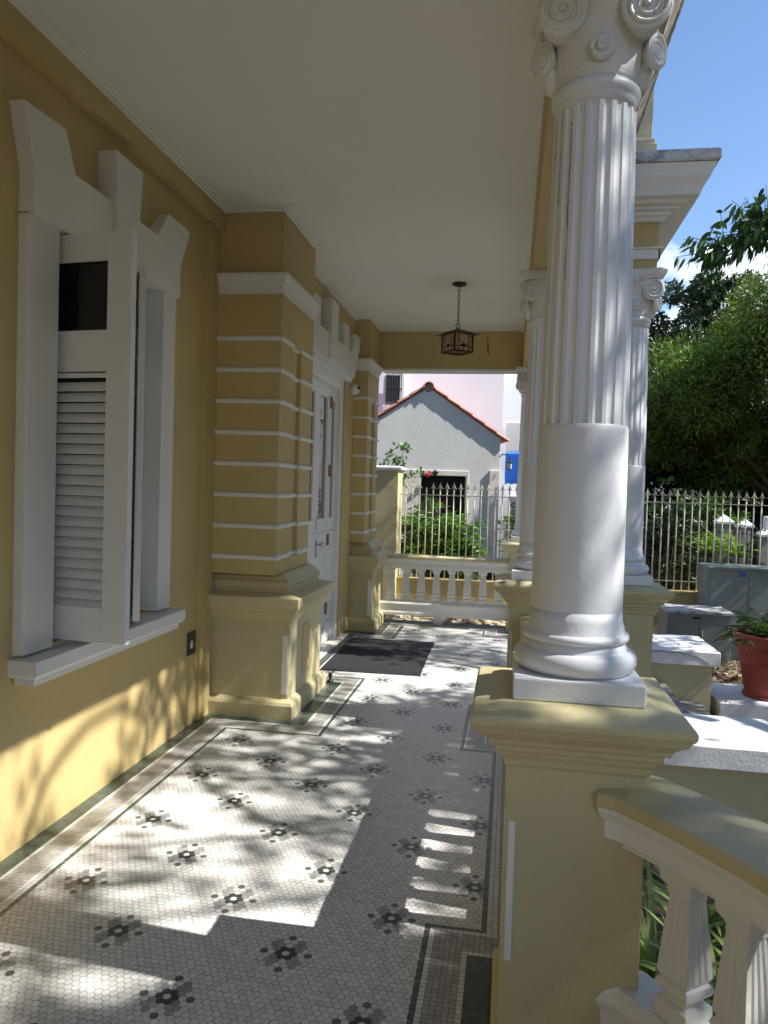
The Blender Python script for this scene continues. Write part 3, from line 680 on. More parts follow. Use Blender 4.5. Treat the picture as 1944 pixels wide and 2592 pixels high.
# camera dome
t = thing('security_camera', 'white dome security camera on the wall beside the door hood', 'camera', (-1.77, 8.2, 2.69))
T = Matrix.Translation((-1.77, 8.25, 2.69)) @ Matrix.Rotation(PI/2, 4, 'Y')
b = MB(); b.lathe([(.062, 0), (.062, .03), (.058, .035)], n=32, T=T); b.build('mount', M['plasticw'], t)
T2 = Matrix.Translation((-1.73, 8.23, 2.688)) @ Matrix.Rotation(R(75), 4, 'Y') @ Matrix.Rotation(R(25), 4, 'X')
b = MB(); b.lathe([(.056, 0)]+[(.056*math.cos(a), .012+.056*math.sin(a)) for a in np.linspace(0, PI/2-.35, 8)], n=32, T=T2); b.build('shell', M['plasticw'], t)
b = MB(); b.lathe([(.021, .058), (.021, .068), (.012, .074), (.0, .076)], n=24, T=T2); b.build('lens', M['plasticb'], t)

# ================================================================== STAIR BLOCKS, POT, CABINETS
def block(x0, x1, y0, y1, label):
    t = thing('stair_block', label, 'block', ((x0+x1)/2, (y0+y1)/2, FZ), 'white capped blocks flanking the steps')
    b = MB(); b.box(x0, x1-.07, y0+.05, y1-.05, FZ, -.145); b.build('body', M['yped'], t)
    b = MB(); b.box(x0, x1, y0, y1, -.15, 0.0); b.build('slab', M['slab'], t, bevel=.008)
    return t
block(.95, 2.24, 5.22, 5.98, 'sunlit white slab on a low yellow block, near side of the steps')
fb = block(.95, 2.235, 8.42, 9.38, 'cracked white slab on a low yellow block, far side of the steps')
b = MB()
def crack(pts, r=.004): b.tube(pts, [r*rnd.uniform(.4, 1.2) for _ in pts], 5)
x = 1.5; pts = []
zz = -.03
while x < 2.15:
    pts.append((x, 8.419, zz)); x += .035; zz += rnd.uniform(-.012, .008)
    if x > 2.0: zz -= .012
crack(pts); crack([(1.86, 8.419, -.05), (1.88, 8.42, -.03), (1.86, 8.45, .0), (1.84, 8.6, .001), (1.90, 8.8, .001), (1.86, 9.0, .001)], .003)
b.build('crack', M['dark'], fb)
o = MB().box(2.245, 3.9, 8.42, 9.32, FZ, -.52).build('low_plinth', M['slab'], bevel=.01); tag(o, 'low white plinth slab carrying the red plant pot', 'plinth')
# potted palm
px_, py_ = 2.84, 8.83
PZ = -.52
P = thing('plant_pot', 'big red terracotta pot at the right edge of the view on a low white slab', 'pot', (px_, py_, -.52))
b = MB(); z0 = -.52
b.lathe([(.0, z0+.001), (.23, z0+.001), (.255, z0+.012), (.255, z0+.035), (.235, z0+.045), (.235, z0+.05), (.262, z0+.2), (.292, z0+.36), (.297, z0+.365), (.297, z0+.38), (.292, z0+.385), (.318, z0+.5), (.322, z0+.505), (.322, z0+.525), (.318, z0+.53), (.335, z0+.6), (.355, z0+.62), (.372, z0+.64), (.376, z0+.665), (.365, z0+.69), (.34, z0+.69), (.33, z0+.62), (.31, z0+.60)], px_, py_, 56)
b.build('body', M['terra'], P)
b = MB(); b.lathe([(.0, z0+.60), (.325, z0+.60), (.325, z0+.61), (0, z0+.63)], px_, py_, 32); b.build('soil', M['soil'], P)

# ---- foliage helpers
def leaves(C, D_, L, Wd, fold=0.25, droop=0.0, oval=False):
    """C stalk ends (n,3), D directions (n,3) -> verts, faces"""
    n = len(C); C = np.asarray(C, float); D_ = np.asarray(D_, float); D_ = D_/np.linalg.norm(D_, axis=1, keepdims=True)
    up_ = rng.normal(size=(n, 3)); sd = np.cross(D_, up_); sd /= np.linalg.norm(sd, axis=1, keepdims=True)
    nm = np.cross(sd, D_)
    L = np.broadcast_to(L, (n,))[:, None]; Wd = np.broadcast_to(Wd, (n,))[:, None]
    dz = -np.array([0, 0, 1])*L*droop
    def pt(u, h): return C+D_*L*u+sd*Wd*h+nm*fold*Wd*abs(h)+dz*u*u
    P_ = [pt(0, 0), pt(.25, .40), pt(.6, .42), pt(1, 0), pt(.6, -.42), pt(.25, -.40)] if oval else [pt(0, 0), pt(.45, .5), pt(1, 0), pt(.45, -.5)]
    V = np.stack(P_, 1).reshape(-1, 3)
    return V, np.arange(n*len(P_)).reshape(n, len(P_))
def foliage(name, parent, V, Fq, m):
    me = mkmesh(name, V, Fq, m); o = bpy.data.objects.new(name, me); col.objects.link(o)
    if parent:
        o.parent = parent; me.transform(Matrix.Translation(-parent.location))
    return o
def frond(mb_pts, base, az, el, L, nl, ll, lw, droop=.9, vee=.7):
    """pinnate frond: returns leaf centres and directions"""
    C = []; D_ = []; LL = []
    h = Vector((math.cos(az), math.sin(az), 0)); p = Vector(base); prev = p.copy(); e = el
    pts = [p.copy()]
    for i in range(nl):
        e -= droop*1.6/nl*(.4+i/nl); step = L/nl
        d_ = h*math.cos(e)+Vector((0, 0, 1))*math.sin(e); p = p+d_*step; pts.append(p.copy())
        if i < 2: continue
        s = Vector((-h.y, h.x, 0)); u = i/nl; l = ll*math.sin(PI*min(1, .18+.82*u))**.6*(1 if u < .95 else .7)
        for sg in (-1, 1):
            dd_ = (d_*.75+s*sg*vee+Vector((0, 0, rnd.uniform(-.25, .15)))).normalized()
            C.append(tuple(p)); D_.append(tuple(dd_)); LL.append(l)
    mb_pts.append(pts)
    return C, D_, LL
C = []; D_ = []; LL = []; stems = []
for i in range(100):
    az = rnd.uniform(0, 2*PI); a, b_, c_ = frond(stems, (px_+rnd.uniform(-.15, .15), py_+rnd.uniform(-.15, .15), .06), az, R(rnd.uniform(25, 82)), rnd.uniform(.26, .52), 20, .15, .010)
    C += a; D_ += b_; LL += c_
pal = thing('palm_plant', 'bushy green palm growing in the red terracotta pot', 'plant', (px_, py_, .1))
V, Fq = leaves(np.array(C), np.array(D_), np.array(LL), .011, droop=.2); foliage('fronds', pal, V, Fq, M['leaf_palm'])
b = MB()
for s_ in stems: b.tube(s_[::3], .004, 4)
b.build('stems', M['leaf_palm'], pal)

# cabinets
def cabinet(x0, x1, y0, y1, z0, z1, label, lid):
    t = thing('utility_cabinet', label, 'cabinet', ((x0+x1)/2, (y0+y1)/2, FZ), 'grey metal utility cabinets')
    b = MB(); b.box(x0, x1, y0, y1, z0, z1); b.build('body', M['cab'], t, bevel=.006)
    b = MB(); b.box(x0-.02, x1+.02, y0-.02, y1+.02, z1, z1+.035); b.build('lid', M['dirty'] if lid else M['cab'], t, bevel=.006)
    b = MB(); b.box(x0+.04, x1-.04, y0-.006, y0+.001, z0+.05, z1-.03); b.build('door', M['cab'], t, bevel=.003)
    xm = (x0+x1)/2
    MB().box(xm-.003, xm+.003, y0-.0075, y0-.005, z0+.06, z1-.04).build('seam', M['plasticb'], t)
    for zz in (z0+.15, z1-.15): MB().box(x0+.045, x0+.06, y0-.016, y0-.004, zz-.05, zz+.05).build('hinge', M['cab'], t)
    MB().box(xm+.03, xm+.05, y0-.02, y0-.006, (z0+z1)/2, (z0+z1)/2+.09).build('latch', M['steel'], t)
    b = MB(); b.box(x0+.02, x1-.02, y0+.03, y1, FZ, z0); b.build('base', M['stoneg'], t)
    return t
cb = cabinet(2.19, 3.03, 10.95, 11.6, -.58, .03, 'low grey utility cabinet with a stained lid behind the cracked white slab', True)
b = MB(); b.box(2.52, 2.62, 10.935, 10.945, -.04, -.01); b.build('handle', M['plasticb'], cb)
cb = cabinet(2.86, 4.0, 11.65, 12.2, -.58, .60, 'tall grey utility cabinet with a small blue sticker', False)
MB().box(3.28, 3.38, 11.640, 11.645, .50, .57).build('sticker', M['blue'], cb)

# ================================================================== FENCE
b = MB(); b.box(-1.8, 2.1, 11.2, 12.39, FZ-.05, -.47)
for i in range(90):
    r_ = rnd.uniform(.03, .09); b.lathe([(0, -r_*.4), (r_, -r_*.2), (r_*.9, r_*.3), (r_*.3, r_*.55), (0, r_*.6)], n=7, smooth=False, T=Matrix.Translation((rnd.uniform(-1.75, 2.0), rnd.uniform(11.9, 12.36), -.46+rnd.uniform(0, .05))) @ Matrix.Rotation(rnd.uniform(0, 6), 4, 'Z') @ Matrix.Diagonal((1, rnd.uniform(.6, 1), rnd.uniform(.6, 1.1), 1)))
o = b.build('rock_border', mat('pale_rubble', (.40, .33, .22), .9, .35, 7, .8, 30)); o['kind'] = 'structure'
FY = 12.5
Fn = thing('iron_fence', 'pale iron railing with arrow tips on a low yellow wall across the back', 'fence', (1.0, FY, FZ))
b = MB(); b.box(-1.81, 9.0, FY-.1, FY+.1, FZ, .14); b.box(-1.81, 9.0, FY-.12, FY+.12, .14, .165); b.build('wall', M['yellow'], Fn)
b = MB(); b.box(-1.8, 9.0, FY-.012, FY+.012, 1.525, 1.540); b.box(-1.8, 9.0, FY-.012, FY+.012, .30, .315); b.build('rail', M['iron'], Fn)
b = MB(); r = .0105
b.tube([(0, 0, .16), (0, 0, 1.60)], r, 8)
b.lathe([(.006, 1.585), (.018, 1.59), (.018, 1.60), (.008, 1.605), (.012, 1.615), (.006, 1.625)], n=8)
b.prism([(0, 1.75), (.009, 1.70), (.012, 1.665), (.012, 1.62), (-.012, 1.62), (-.012, 1.665), (-.009, 1.70)], -.004, .004, 'y')
for sg in (-1, 1):
    b.tube([(0, 0, 1.72), (sg*.014, 0, 1.675), (sg*.026, 0, 1.648), (sg*.040, 0, 1.640), (sg*.044, 0, 1.648)], [.004, .007, .007, .006, .002], 6)
bar_full = b.mesh('bar', M['iron'])
b = MB(); b.tube([(0, 0, .16), (0, 0, 1.60)], r, 8); b.lathe([(.006, 1.585), (.018, 1.59), (.018, 1.60), (.008, 1.605), (.014, 1.62), (.0, 1.66)], n=8); bar_cut = b.mesh('bar', M['iron'])
x = -1.70; k = 0
while x < 6.2:
    o = bpy.data.objects.new('bar', bar_cut if k == 3 else bar_full); col.objects.link(o); o.parent = Fn
    o.location = Vector((x, FY+.0, 0))-Fn.location; o.rotation_euler = (0, 0, rnd.uniform(-.25, .25)); x += .1125; k += 1
t = thing('gate_pier', 'yellow masonry gate pier with a bright white capstone at the left end of the railing', 'pier', (-2.2, FY, FZ))
b = MB(); b.box(-2.6, -1.80, FY-.25, FY+.25, FZ, 1.90); b.build('shaft', M['yped'], t, bevel=.01)
b = MB(); b.rect([(0.02, 1.90), (0.03, 1.915), (0.05, 1.93), (.05, 1.965), (.03, 1.98), (0, 1.985)], -2.6, -1.80, FY-.25, FY+.25); b.build('cap', M['white'], t, bevel=.006)

# ================================================================== NEIGHBOURING BUILDINGS
HY = 17.0
G = thing('grey_house', 'low grey stucco house with a red tiled gable roof and a dark doorway', 'house', (-.26, HY, FZ))
ap = (-1.88, 3.86); sl_ = (3.86-2.80)/(1.60)
def gz(x): return ap[1]-abs(x-ap[0])*sl_
b = MB()
b.prism([(-5.4, FZ), (-5.4, gz(-5.4)), ap, (-.26, gz(-.26)), (-.26, FZ), (-.99, FZ), (-.99, 1.93), (-1.98, 1.93), (-1.98, FZ)], HY, HY+.3, 'y')
b.box(-.27, -.26, HY+.3, HY+6, FZ, gz(-.26)); b.box(-5.4, -.262, HY+1.5, HY+1.6, FZ, 2.2)
b.build('wall', M['greyh'], G)
b = MB(); b.box(-2.45, -1.98, HY-.03, HY, FZ, 2.05); b.box(-.99, -.93, HY-.03, HY, FZ, 2.05); b.box(-1.98, -.99, HY-.03, HY, 1.93, 2.05); b.box(-.48, -.255, HY-.06, HY, FZ, 2.08)
b.build('surround', M['creamh'], G, bevel=.01)
b = MB(); b.box(-1.98, -.99, HY+.12, HY+.2, FZ, 1.93); b.build('door', M['darkroom'], G)  # near-black panel standing in for the unlit door opening
b = MB(); b.lathe([(.02, 1.93), (.06, 1.99), (.1, 2.0), (.02, 2.03)], -1.68, HY-.12, 8, False); b.box(-1.70, -1.66, HY-.12, HY, 2.0, 2.05); b.build('door_lamp', M['blackiron'], G)
rf = MB()
for sg in (-1, 1):
    x1 = -.13 if sg > 0 else -5.5
    u = Vector((x1-ap[0], 0, gz(x1)-ap[1])); Ls = u.length; u.normalize(); nrm = Vector((-u.z*sg, 0, u.x*sg)) if 1 else None
    if nrm.z < 0: nrm = -nrm
    rf.add([Vector((ap[0], HY-.04, ap[1]))+nrm*.02, Vector((x1, HY-.04, gz(x1)))+nrm*.02, Vector((x1, HY+6, gz(x1)))+nrm*.02, Vector((ap[0], HY+6, ap[1]))+nrm*.02,
            Vector((ap[0], HY-.04, ap[1]))+nrm*.06, Vector((x1, HY-.04, gz(x1)))+nrm*.06, Vector((x1, HY+6, gz(x1)))+nrm*.06, Vector((ap[0], HY+6, ap[1]))+nrm*.06],
           [(0,1,2,3),(4,5,6,7),(0,1,5,4),(1,2,6,5),(2,3,7,6),(3,0,4,7)])
    row = 0
    for yy in np.arange(HY-.02, HY+1.0, .20):
        s = Ls+.03; k = 0
        while s > .0:
            s0 = max(s-.36, 0.0); c0 = Vector((ap[0], yy, ap[1]))+u*s0+nrm*.03; c1_ = Vector((ap[0], yy, ap[1]))+u*s+nrm*(.052)
            rings = []
            for cc, rr_ in ((c0, .056), (c1_, .068)):
                outer = [cc+Vector((0, 1, 0))*(rr_*math.cos(a))+nrm*(rr_*.75*math.sin(a)) for a in np.linspace(0, PI, 9)]
                inner = [cc+Vector((0, 1, 0))*((rr_-.016)*math.cos(a))+nrm*((rr_-.016)*.75*math.sin(a)) for a in np.linspace(PI, 0, 9)]
                rings.append([tuple(p_) for p_ in outer+inner])
            rf.loft(rings, True); s -= .33
    
for yy in np.arange(HY-.12, HY+1.2, .38):     # ridge tiles
    rings = []
    for y_, rr_ in ((yy, .115), (yy+.42, .10)):
        rings.append([(ap[0]+rr_*math.cos(a), y_, ap[1]-.0+rr_*.95*math.sin(a)) for a in np.linspace(-.2, PI+.2, 12)]+[(ap[0]+(rr_-.02)*math.cos(a), y_, ap[1]+(rr_-.02)*.95*math.sin(a)) for a in np.linspace(PI+.2, -.2, 12)])
    rf.loft(rings, True)
rf.build('roof', M['tile'], G)
b = MB(); b.lathe([(.0, -.02), (.115, -.02), (.115, .05), (0, .05)], n=20, T=Matrix.Translation((ap[0], HY+.05, ap[1]+.0)) @ Matrix.Rotation(PI/2, 4, 'X')); b.build('ridge_end', M['greyh'], G)

PB = thing('pink_building', 'tall pale pink building rising behind the grey gabled house', 'building', (-.27, 20, FZ))
b = MB(); b.box(-2.9, -.27, 20, 27, FZ, 12); b.box(-9, -2.9, 19.4, 27.01, FZ, 4.60); b.box(-9, -2.9001, 20.2, 27, 4.60, 12); b.build('wall', M['pink'], PB)
wn = MB().box(-3.35, -3.0, 19.38, 19.42, 3.75, 4.42).build('window', M['glassd'], PB)
b = MB()
for xx in np.linspace(-3.33, -2.98, 7): b.box(xx-.008, xx+.008, 19.24, 19.256, 3.70, 4.46)
for zz in (3.70, 4.08, 4.45): b.box(-3.35, -2.96, 19.24, 19.256, zz-.01, zz+.01); b.box(-2.976, -2.96, 19.24, 19.4, zz-.01, zz+.01)
b.build('grille', M['blackiron'], wn)
WB = thing('white_building', 'bright white building with a blue scalloped awning beyond the grey house', 'building', (.6, 24, FZ))
b = MB(); b.box(-.60, 6, 24, 30, FZ, 5.2)
b.box(-.02, .30, 22.0, 24, FZ, 1.5); b.build('wall', M['whiteh'], WB)
b = MB(); b.box(-.20, .60, 23.95, 23.99, 2.9, 3.75); b.build('grey_wall_panel', M['greyh'], WB)  # flat grey panel high on the white wall
b = MB(); b.box(-.05, .35, 21.95, 21.99, -.3, 1.45); dg = b.build('door', M['greyh'], WB)
b = MB()
for zz in (.85, 1.05, 1.25): b.tube([(.10+.06*math.cos(a), 21.93, zz+.07*math.sin(a)) for a in np.linspace(0, 2*PI, 13)], .015, 5)
b.build('grille', M['blackiron'], dg)
AW = thing('awning', 'bright blue canvas awning with a scalloped white-edged valance', 'awning', (.3, 20.5, 2))
b = MB(); b.prism([(20.3, 2.62), (21.6, 2.75), (21.6, 2.72), (20.3, 2.59)], -.16, 1.2, 'x'); b.prism([(20.3, 2.62), (20.26, 1.95), (20.24, 1.95), (20.28, 2.62)], -.16, 1.2, 'x'); b.prism([(20.28, 2.60), (21.6, 2.73), (21.6, 1.95), (20.25, 1.95)], -.165, -.155, 'x')
b.build('canopy', M['awn'], AW)
b = MB(); pts = [(-.16, 1.96)]; xs = np.linspace(-.16, 1.2, 60)
low = [1.80+.035*abs(math.sin((x_+.16)/.17*PI)) for x_ in xs]
[b.prism([(xs[i], low[i]), (xs[i+1], low[i+1]), (xs[i+1], 1.955), (xs[i], 1.955)], 20.235, 20.255, 'y') for i in range(59)]; b.build('valance', M['awn'], AW)
b = MB(); b.tube([(x_, 20.232, z_-.004) for x_, z_ in zip(xs, low)], .009, 5); b.build('piping', M['stonew'], AW)
WL = thing('wall_lantern', 'small black wall lantern on a curved bracket in front of the blue awning', 'lantern', (-.1, 16.6, 2.2))
b = MB(); b.tube([(-.26, 16.6, 2.36), (-.2, 16.6, 2.42), (-.06, 16.6, 2.42), (-.045, 16.6, 2.32)], .012, 6); b.build('bracket', M['blackiron'], WL)
b = MB(); b.lathe([(.0, 2.33), (.02, 2.30), (.075, 2.25), (.075, 2.24)], -.045, 16.6, 6, False)
for a in range(6): b.tube([(-.045+.06*math.cos(a*PI/3), 16.6+.06*math.sin(a*PI/3), 2.245), (-.045+.055*math.cos(a*PI/3), 16.6+.055*math.sin(a*PI/3), 2.10)], .006, 4)
b.lathe([(.0, 2.08), (.06, 2.095), (.06, 2.105), (.0, 2.105)], -.045, 16.6, 6, False); b.build('frame', M['blackiron'], WL)
b = MB(); b.lathe([(.05, 2.11), (.055, 2.24)], -.045, 16.6, 6, False); b.build('glass', M['plasticw'], WL)

G.rotation_euler.z = R(11); PB.rotation_euler.z = R(13)
# ================================================================== TREES AND PLANTS
def blob_pts(centers, radii, n, flat=1.0, shell=.35):
    k = rng.choice(len(centers), n, p=np.array(radii)**2/np.sum(np.array(radii)**2))
    v = rng.normal(size=(n, 3)); v /= np.linalg.norm(v, axis=1, keepdims=True)
    r = (shell+(1-shell)*rng.random(n)**.5)
    c = np.array(centers)[k]; rd = np.array(radii)[k]
    return c+v*(rd*r)[:, None]*np.array([1, 1, flat]), v
def limb(mb, p0, p1, r0, r1, n=7, wob=.08):
    p0, p1 = Vector(p0), Vector(p1); L_ = (p1-p0).length
    pts = [p0.lerp(p1, i/n)+Vector((rnd.uniform(-1, 1), rnd.uniform(-1, 1), rnd.uniform(-.5, .5)))*wob*L_*(0 if i in (0, n) else 1)*.5 for i in range(n+1)]
    mb.tube(pts, [r0+(r1-r0)*i/n for i in range(n+1)], 8)
    return pts
def tree(name, label, base, centers, radii, nleaf, L_, W_, m, tr=.18, down=.3, cat='tree', group=None, flat=1.0, shell=.35):
    t = thing(name, label, cat, base, group)
    b = MB(); base = Vector(base); top = Vector(np.mean(centers, 0)); fork = base.lerp(top, .45); fork.x = base.x*.8+fork.x*.2
    limb(b, base, fork, tr, tr*.7, wob=.05)
    for c in centers[::max(1, len(centers)//14)]: limb(b, fork, c, tr*.45, tr*.06)
    b.build('trunk', M['bark'], t)
    C, v = blob_pts(centers, radii, nleaf, flat, shell)
    D_ = v*.6+rng.normal(size=v.shape)*.7+np.array([0, 0, -down])
    V, Fq = leaves(C, D_, L_*rng.uniform(.6, 1.25, nleaf), W_*rng.uniform(.7, 1.2, nleaf), oval=W_ > .035)
    foliage('crown', t, V, Fq, m)
    return t
# big fine-leaved tree beyond the fence at right
cs = []; rs = []
for i in range(170):
    x = 2.9+rnd.random()*7.0; topz = min(3.8+(x-2.9)*.80+.35*math.sin(x*3.1)+rnd.uniform(-.3, .25), 8.0)  # crown carried up past the frame, unseen, to shade its lower leaves
    z = 2.2+rnd.random()**.6*(topz-2.2); y = 16.0+rnd.uniform(-1.0, 1.6)+max(0, 1.6-.75*(z-2.0))
    if z < 3.0 and x < 3.4: continue
    cs.append((x, y, z)); rs.append(rnd.choice([.28, .4, .55, .8])*rnd.uniform(.85, 1.1))
for i in range(22): cs.append((rnd.uniform(2.4, 3.6), 16.6+rnd.uniform(-.5, .8), rnd.uniform(2.6, 4.5))); rs.append(rnd.uniform(.35, .6))
for i in range(26): cs.append((rnd.uniform(3.6, 7.5), 17.4+rnd.uniform(-.4, .6), rnd.uniform(1.7, 2.9))); rs.append(rnd.uniform(.4, .7))
FT = tree('fine_leaved_tree', 'dense tree with fine feathery yellow-green foliage, sunlit on top, filling the right edge', (5.6, 17.6, FZ), cs, rs, 200000, .13, .03, M['leaf_tree'], .17, .2)
C, v = blob_pts(cs, rs, 14000, 1.0, 1.0); C = C+v*rng.uniform(.0, .28, (len(C), 1))*(v[:, 2:3] > 0); kk = v[:, 2] > 0.1
V, Fq = leaves(C[kk], (v*.5+rng.normal(size=v.shape)*.45+np.array([0, 0, .6]))[kk], .12, .022); foliage('leafy_fringe', FT, V, Fq, M['leaf_tree'])
cs = []; rs = []
for i in range(110):
    x = 1.6+rnd.random()*8; cs.append((x, 18.2+rnd.uniform(-.9, 1.0), .3+rnd.random()*3.2)); rs.append(rnd.uniform(.55, .9))
tree('dark_hedge_tree', 'dark-leaved mass under the feathery crown, its shade put into the leaf colour', (6.5, 18.9, FZ), cs, rs, 75000, .16, .06, M['leaf_dark'], .2, .3)  # dark leaf colour stands in for shade below the crown
cs = [(rnd.uniform(11, 15), rnd.uniform(-12, 9.5), rnd.uniform(0, 8.5)) for _ in range(150)]  # unseen foliage added to cut low sky light on the porch
tree('sky_blocker_trees', 'unseen leafy tree row added right of the porch to block low sky', (13, -2, FZ), cs, [rnd.uniform(.9, 1.5) for _ in cs], 30000, .45, .22, M['leaf_dark'], .25, .2)
cs = [(3.9+rnd.uniform(-.9, 3.2), 22+rnd.uniform(-.8, .8), 5.2+rnd.random()*2.0) for _ in range(34)]
tree('background_tree', 'darker open-branched tree rising behind the feathery one', (5.4, 22, FZ), cs, [rnd.uniform(.22, .5) for _ in cs], 15000, .17, .07, M['leaf_dark'], .16, .2)
# canopy tree beside the porch (out of frame at right, one leafy branch reaches in; its shade dapples the porch)
SD = -TO_SUN
cs = []; rs = []
def floor_hit(c):      # where the shadow of a clump falls on the floor plane
    t_ = c[2]/TO_SUN.z; return c[0]-TO_SUN.x*t_, c[1]-TO_SUN.y*t_
tries = 0
while len(cs) < 290 and tries < 9000:
    tries += 1
    c = (rnd.uniform(3.4, 9.2), rnd.uniform(0.2, 12.5), rnd.uniform(4.2, 9.3)); fx, fy = floor_hit(c)
    if c[0] < .36*c[1]+1.6: continue
    if ((fx+1.6)/.66)**2+((fy-3.42)/.45)**2 < 1: continue
    if ((fx+2.35)/.42)**2+((fy-3.45)/.62)**2 < 1: continue
    if ((fx+.9)/1.35)**2+((fy-6.6)/.72)**2 < 1: continue
    if fx > 1.0 and ((fx-1.7)/.9)**2+((fy-5.4)/.6)**2 < 1: continue
    if 2.0 < fy < 2.75 and -2.8 < fx < -.5 and rnd.random() < .55: continue
    cs.append(c); rs.append(rnd.uniform(.26, .52))
for cx_, cy_ in ((CX, 2.31), (.74, 5.24)):
    for zc in np.arange(1.05, 2.75, .085):
        if rnd.random() < .30: continue
        t_ = rnd.uniform(5.2, 7.5); cs.append((cx_+t_, cy_-.09*t_+rnd.uniform(-.09, .09), zc+1.09*t_)); rs.append(rnd.uniform(.07, .15))
for i in range(34):
    t_ = rnd.uniform(5.0, 8.5); cs.append((rnd.uniform(-1.9, -.3)+t_, rnd.uniform(.7, 2.3)-.09*t_, 1.09*t_)); rs.append(rnd.uniform(.14, .30))
for i in range(26):
    t_ = rnd.uniform(5.5, 9.0); cs.append((rnd.uniform(-1.35, -.6)+t_, rnd.uniform(2.7, 4.7)-.09*t_, 1.09*t_)); rs.append(rnd.uniform(.08, .18))
for i in range(8):
    t_ = rnd.uniform(5.0, 8.0); cs.append((rnd.uniform(.05, .75)+t_, rnd.uniform(1.7, 2.5)-.09*t_, 1.0+1.09*t_)); rs.append(rnd.uniform(.09, .17))
for yb in np.arange(2.65, 4.15, .16):
    t_ = rnd.uniform(5.5, 8.5); cs.append((-.2+t_, yb-.09*t_+rnd.uniform(-.1, .1), 1.09*t_+rnd.uniform(-.15, .15))); rs.append(rnd.uniform(.16, .26))
CT = tree('shade_tree', 'broad-leaved tree at upper right whose drooping leafy branch reaches in against the sky', (5.6, 3.6, FZ), cs, rs, 29000, .17, .068, M['leaf_big'], .22, .6, shell=.1)
# the branch in view
b = MB(); tips = []
root = Vector((3.9, 6.6, 4.45))
main = [root, Vector((3.2, 6.9, 4.35)), Vector((2.6, 7.0, 4.12)), Vector((2.1, 7.0, 3.86)), Vector((1.75, 7.0, 3.70)), Vector((1.52, 7.0, 3.66))]
b.tube([(5.2, 5.5, 4.0)]+main, [.06, .035, .024, .018, .011, .007, .003], 8)
C = []; D_ = []
def sprig(p0, p1, k):
    p0, p1 = Vector(p0), Vector(p1); b.tube([p0, p0.lerp(p1, .5)+Vector((0, 0, .03)), p1], [.006, .004, .002], 5)
    for i in range(k):
        q_ = p0.lerp(p1, .15+.85*i/k); C.append(tuple(q_+Vector([rnd.uniform(-.02, .02) for _ in range(3)])))
        dd_ = (p1-p0).normalized()*.5+Vector((rnd.uniform(-.5, .5), rnd.uniform(-.5, .5), rnd.uniform(-1.6, -.2))); D_.append(tuple(dd_))
targets = [(1.40,3.78),(1.50,3.90),(1.60,3.84),(1.56,3.70),(1.66,4.00),(1.76,4.08),(1.84,4.16),(1.94,4.20),(2.05,4.26),(2.15,4.32),(2.3,4.36),(1.72,3.92),(1.82,3.98),(1.92,4.05),(2.02,4.10),(2.12,4.15),(2.25,4.2),(1.78,3.80),(1.88,3.86),(1.98,3.92),(2.08,3.98),(2.2,4.02),(2.1,3.84),(1.62,3.72),(1.70,3.70),(2.3,3.95),(2.35,4.1),(2.5,4.3),(2.6,4.15),(2.45,4.05)]
for tx_, tz_ in targets:
    for rep in range(2):
        yy = 7.0+rnd.uniform(-.22, .22)
        k_ = min(range(1, len(main)), key=lambda i: abs(main[i].x-(tx_+.25)))
        sprig(main[k_], (tx_+rnd.uniform(-.05, .05), yy, tz_+rnd.uniform(-.05, .05)), 10 if tx_ < 1.8 else 18)
C = np.array(C); D_ = np.array(D_)
V, Fq = leaves(C, D_, rng.uniform(.085, .125, len(C)), rng.uniform(.036, .050, len(C)), droop=.25, oval=True)
foliage('leafy_branch', CT, V, Fq, M['leaf_big']); b.build('branch', M['bark'], CT)
# unseen thin twigs added and shaped to cast the curved shadows on wall and tiles
b = MB()
b.tube([(3.6,2.5,6.2),(3.6,2.68,6.41),(3.6,2.81,6.48),(3.6,3.01,6.55),(3.6,3.24,6.56),(3.6,3.41,6.51),(3.6,3.6,6.41),(3.6,3.67,6.31),(3.6,3.61,6.19),(3.7,3.5,6.0)], .024, 6)
b.tube([(3.6,3.36,6.2),(3.6,3.25,6.11),(3.6,3.1,6.01),(3.6,3.01,5.87),(3.6,2.92,5.7),(3.6,2.87,5.5)], .024, 6)
b.tube([(3.8,3.9,6.1),(3.6,3.6,5.81),(3.6,3.39,5.63),(3.6,3.23,5.41),(3.6,3.08,5.15),(3.6,3.01,4.89)], .024, 6)
b.tube([(3.6,2.5,6.2),(4.2,2.6,6.3),(4.8,3.0,6.0)], .02, 6); b.tube([(3.8,3.9,6.1),(4.4,3.8,6.3),(5,3.6,6.0)], .02, 6); b.tube([(3.6,3.36,6.2),(3.9,3.4,6.35),(4.6,3.5,6.2)], .02, 6)
b.build('twig', M['bark'], CT)

# shrub behind the railing at left
def shrub(name, label, c, r, n, L_, W_, m, flat=.8, group=None, upw=.6):
    t = thing(name, label, 'shrub', (c[0], c[1], FZ), group)
    b = MB(); cs_ = []
    for i in range(16):
        p = Vector(c)+Vector((rnd.uniform(-1, 1)*r[0], rnd.uniform(-1, 1)*r[1], rnd.uniform(-.5, .9)*r[2])); cs_.append(tuple(p))
        b.tube([(c[0]+rnd.uniform(-.1, .1), c[1], FZ), tuple(p)], [.015, .004], 5)
    b.build('stems', M['bark'], t)
    C_, D2 = [], []
    for k in range(n//14):                 # whorls of leaves
        q_ = np.array(cs_[rnd.randrange(16)])+rng.normal(size=3)*np.array([r[0]*.35, r[1]*.35, r[2]*.30])
        for j in range(14):
            a = rnd.uniform(0, 2*PI); C_.append(q_+rng.normal(size=3)*.02); D2.append((math.cos(a), math.sin(a), rnd.uniform(-.5, 1)*upw))
    V, Fq = leaves(np.array(C_), np.array(D2), rng.uniform(.6, 1.2, len(C_))*L_, W_, droop=.25)
    foliage('leaves', t, V, Fq, m); return t
